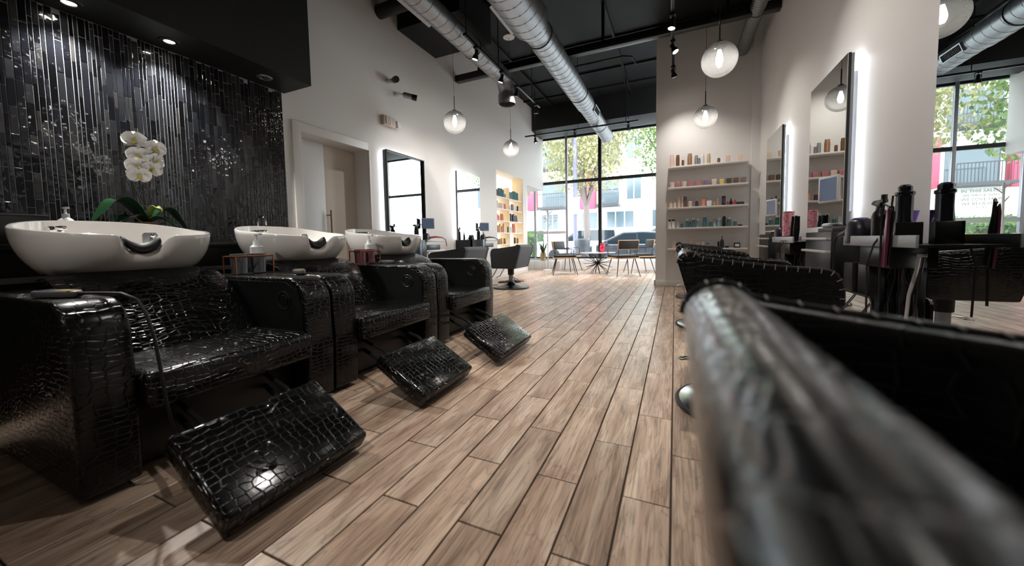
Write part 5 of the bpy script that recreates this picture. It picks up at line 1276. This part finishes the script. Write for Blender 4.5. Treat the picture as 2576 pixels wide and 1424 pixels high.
for (a, b) in ((-5.65, -3.9), (-10.4, -8.2), (-14.2, -11.8), (-20.0, -17.6), (3.5, 5.6)):
    for z in (3.55, 6.75, 9.95): balcony(a, b, z)
# hedges
HEDGE = leaf_mat('hedge_leaf', (70, 100, 52), (98, 128, 70), (130, 150, 92))
def leafball(mb, c, rx, ry, rz, n, size, rr):
    for _ in range(n):
        while True:
            p = Vector((rr.uniform(-1, 1), rr.uniform(-1, 1), rr.uniform(-1, 1)))
            if p.length < 1: break
        if rr.random() < 0.5: p = p.normalized() * (0.75 + 0.25 * rr.random())
        q = Vector((c[0] + p.x * rx, c[1] + p.y * ry, c[2] + p.z * rz))
        R_ = Euler((rr.uniform(0, 6.3), rr.uniform(0, 6.3), rr.uniform(0, 6.3))).to_matrix(); s_ = size * rr.uniform(0.6, 1.25)
        a, b, c_, d_ = [q + R_ @ Vector(v) * s_ for v in ((-0.5, 0, 0), (0, -0.28, 0.06), (0.5, 0, 0), (0, 0.28, 0.06))]
        mb.add([a, b, c_, d_], [(0, 1, 2, 3)])
rr = random.Random(21)
def hedge(x0, x1, y, z0, z1, label, n):
    t = thing('hedge', label, 'hedge', ((x0 + x1) / 2, y, z0))
    mb = MB(); w = (x1 - x0) / 2
    for k in range(n):
        px, py, pz = rr.uniform(-w, w), rr.uniform(-0.45, 0.45), rr.uniform(0, z1 - z0)
        R_ = Euler((rr.uniform(0, 6.3), rr.uniform(0, 6.3), rr.uniform(0, 6.3))).to_matrix(); s_ = 0.10
        mb.add([Vector((px, py, pz)) + R_ @ Vector(v) * s_ for v in ((-0.5, 0, 0), (0, -0.3, 0.05), (0.5, 0, 0), (0, 0.3, 0.05))], [(0, 1, 2, 3)])
    tag(mb.build('foliage', HEDGE, t, smooth=False, weld=False), kind='stuff')
    MB().box(-w + 0.1, w - 0.1, -0.36, 0.36, 0, z1 - z0 - 0.1).build('dense_core', mat('hedge_core', (44, 62, 36), 0.9), t)
hedge(-9.0, -5.2, 14.2, -0.3, 1.1, 'clipped green hedge outside the entrance glass', 5200)
hedge(-24, -9.4, 27.5, 0.75, 1.7, 'long green hedge in front of the apartment building', 5000)
# street trees
BARK = mat('grey_brown_bark', (120, 108, 104), 0.8, bump=0.4, bscale=20)
LFY = leaf_mat('yellow_green_leaf', (140, 146, 104), (168, 164, 124), (186, 174, 136)); LFG = leaf_mat('fresh_green_leaf', (82, 110, 64), (108, 132, 82), (148, 156, 100))
def tree(x, y, z0, h_, label, leaf, seed, crown, nleaf):
    r2 = random.Random(seed); t = thing('street_tree', label, 'tree', (x, y, z0))
    MB().tube([(0, 0, 0), (0.03, 0, h_ * 0.18), (0.0, 0.02, h_ * 0.34)], [0.15, 0.12, 0.11], 12).build('trunk', BARK, t)
    tips = []
    for k in range(8):
        a = k * 0.785 + r2.uniform(-0.3, 0.3); sp = r2.uniform(0.25, 0.55); top = h_ * r2.uniform(0.75, 0.98)
        p0 = Vector((0, 0, h_ * 0.32)); p3 = Vector((math.cos(a) * sp * h_ * 0.55, math.sin(a) * sp * h_ * 0.55, top))
        p1 = p0.lerp(p3, 0.3) + Vector((r2.uniform(-.1, .1), r2.uniform(-.1, .1), 0.15)); p2 = p0.lerp(p3, 0.65) + Vector((r2.uniform(-.2, .2), r2.uniform(-.2, .2), 0.1))
        MB().tube([p0, p1, p2, p3], [0.075, 0.05, 0.03, 0.012], 8).build('branch', BARK, t)
        tips += [p1, p2, p3]
        for j in range(3):
            q = p1.lerp(p3, r2.random()); e = q + Vector((r2.uniform(-.9, .9), r2.uniform(-.9, .9), r2.uniform(0.0, 0.8)))
            MB().tube([q, q.lerp(e, 0.5) + Vector((0, 0, 0.08)), e], [0.018, 0.012, 0.005], 6).build('twig', BARK, t); tips.append(e)
    mb = MB()
    per = nleaf // len(tips)
    for q in tips: leafball(mb, q + Vector((r2.uniform(-.3, .3), r2.uniform(-.3, .3), r2.uniform(-.2, .4))), crown, crown, crown * 0.7, per, 0.145, r2)
    tag(mb.build('crown', leaf, t, smooth=False, weld=False), kind='stuff')
tree(-3.20, 14.6, -0.12, 7.0, 'street tree with pale forked trunk and yellow-green leaves before the window', LFY, 11, 1.1, 11000)
tree(-6.2, 13.0, -0.12, 6.5, 'leafy green street tree beyond the entrance glass', LFG, 12, 1.15, 10000)
tree(0.2, 16.0, -0.3, 8.5, 'green street tree behind the dark parked car', LFG, 13, 1.3, 11000)
tree(-10.5, 17.0, -0.3, 8.0, 'yellowing street tree farther up the street', LFY, 14, 1.2, 5000)
# street furniture
t = thing('lamp_post', 'violet-grey street lamp post rising past the window', 'lamp post', (-3.36, 13.5, -0.12))
MB().lathe([(0.0, 0), (0.16, 0), (0.16, 0.3), (0.085, 0.4), (0.075, 7.0), (0, 7.0)], 20).build('post', mat('violet_grey_paint', (104, 102, 122), 0.5), t)
MB().box(-0.12, 0.12, -0.02, -0.085, 1.9, 2.5).build('sign_plate', WHMETAL, t)
t = thing('litter_bin', 'dark grey litter bin on the pavement', 'litter bin', (-2.9, 12.6, -0.12))
MB().lathe([(0, 0), (0.20, 0), (0.24, 0.75), (0.26, 0.78), (0.26, 0.95), (0.2, 1.0), (0, 1.0)], 24).build('drum', mat('dark_bin', (70, 72, 78), 0.5), t)
def car(name, label, loc, rz, col, s_=1.0, suv=False):
    t = thing(name, label, 'car', loc, rz)
    pm = mat('car_paint_%d_%d_%d' % col, col, 0.22, 0.3, coat=0.8); gm = mat('car_glass', (38, 48, 54), 0.04)
    roof = 1.72 if suv else 1.42
    body = [(-2.25, 0.30), (-2.3, 0.55), (-2.2, 0.86 if not suv else 1.05), (-1.45, 0.96 if not suv else 1.08), (1.0, 0.96 if not suv else 1.06), (1.9, 0.80 if not suv else 0.98), (2.25, 0.62), (2.28, 0.35), (2.1, 0.25), (-2.1, 0.25)]
    MB().prism(body, 'y', -0.90, 0.90).build('body', pm, t, bevel=0.07, seg=3, ang=50)
    bz = 0.95 if not suv else 1.05
    cab = [(-1.75, bz), (-1.0, roof - 0.04), (-0.5, roof), (0.2, roof - 0.02), (1.15, bz)] if not suv else [(-2.1, bz), (-1.85, roof - 0.04), (-0.6, roof), (0.35, roof - 0.03), (1.15, bz)]
    MB().prism(cab, 'y', -0.74, 0.74).build('cabin', pm, t, bevel=0.06, seg=3, ang=50)
    for s2 in (-1, 1):
        y0 = s2 * 0.745
        ins = [(cab[0][0] + 0.28, bz + 0.03), (cab[1][0] + 0.10, roof - 0.11), (cab[2][0], roof - 0.08), (cab[3][0] - 0.03, roof - 0.10), (cab[4][0] - 0.24, bz + 0.03)]
        MB().prism(ins, 'y', min(y0, y0 + 0.006 * s2), max(y0, y0 + 0.006 * s2)).build('side_window', gm, t)
        MB().box(-0.32, -0.26, min(y0, y0 + 0.012 * s2), max(y0, y0 + 0.012 * s2), bz, roof - 0.08).build('pillar', pm, t)
    for (a, b) in ((cab[0], cab[1]), (cab[4], cab[3])):
        d_ = Vector((b[0] - a[0], 0, b[1] - a[1])); n_ = Vector((-d_.z, 0, d_.x)).normalized()
        if (a[0] > 0) != (n_.x > 0): n_ = -n_
        p = [Vector((a[0], yy, a[1])) + d_ * u + n_ * 0.006 for u in (0.12, 0.88) for yy in (-0.62, 0.62)]
        MB().add([p[0], p[1], p[3], p[2]], [(0, 1, 2, 3)]).build('windscreen', gm, t)
    for wx in (-1.4, 1.42):
        for s2 in (-1, 1):
            w = MB().lathe([(0.0, -0.10), (0.24, -0.10), (0.32, -0.09), (0.335, 0.0), (0.32, 0.09), (0.24, 0.10), (0, 0.10)], 28, T(wx, s2 * 0.82, 0.335) @ Matrix.Rotation(PI / 2, 4, 'X')).build('wheel', RUBBER, t)
            MB().lathe([(0, -0.11), (0.06, -0.112), (0.21, -0.104), (0.22, -0.10)], 10, T(wx, s2 * 0.82, 0.335) @ Matrix.Rotation(PI / 2 * (1 if s2 > 0 else 1), 4, 'X') @ (Matrix.Identity(4) if s2 < 0 else Matrix.Rotation(PI, 4, 'X')), cap=False).build('rim', GREYM, w)
    for s2 in (-1, 1):
        MB().box(2.12, 2.27, s2 * 0.62 - 0.17, s2 * 0.62 + 0.17, 0.60, 0.72).build('headlight', mat('headlight_glass', (225, 228, 230), 0.1), t, bevel=0.02)
        MB().box(-2.30, -2.2, s2 * 0.65 - 0.15, s2 * 0.65 + 0.15, 0.70, 0.82).build('tail_light', mat('tail_light_red', (140, 24, 24), 0.2), t, bevel=0.02)
        MB().box(0.72, 0.86, s2 * 0.94 - 0.09, s2 * 0.94 + 0.09, bz, bz + 0.13).build('wing_mirror', pm, t, bevel=0.02)
    return t
car('sedan', 'dark grey sedan parked at the kerb outside the window', (-1.55, 14.9, -0.30), PI, (70, 74, 82))
car('suv', 'white car parked across the street behind the sedan', (-4.6, 20.3, -0.30), PI, (226, 228, 230), suv=True)
car('hatchback', 'dark car with silver wheels on the raised forecourt', (0.6, 28.3, 0.75), PI, (60, 62, 68))
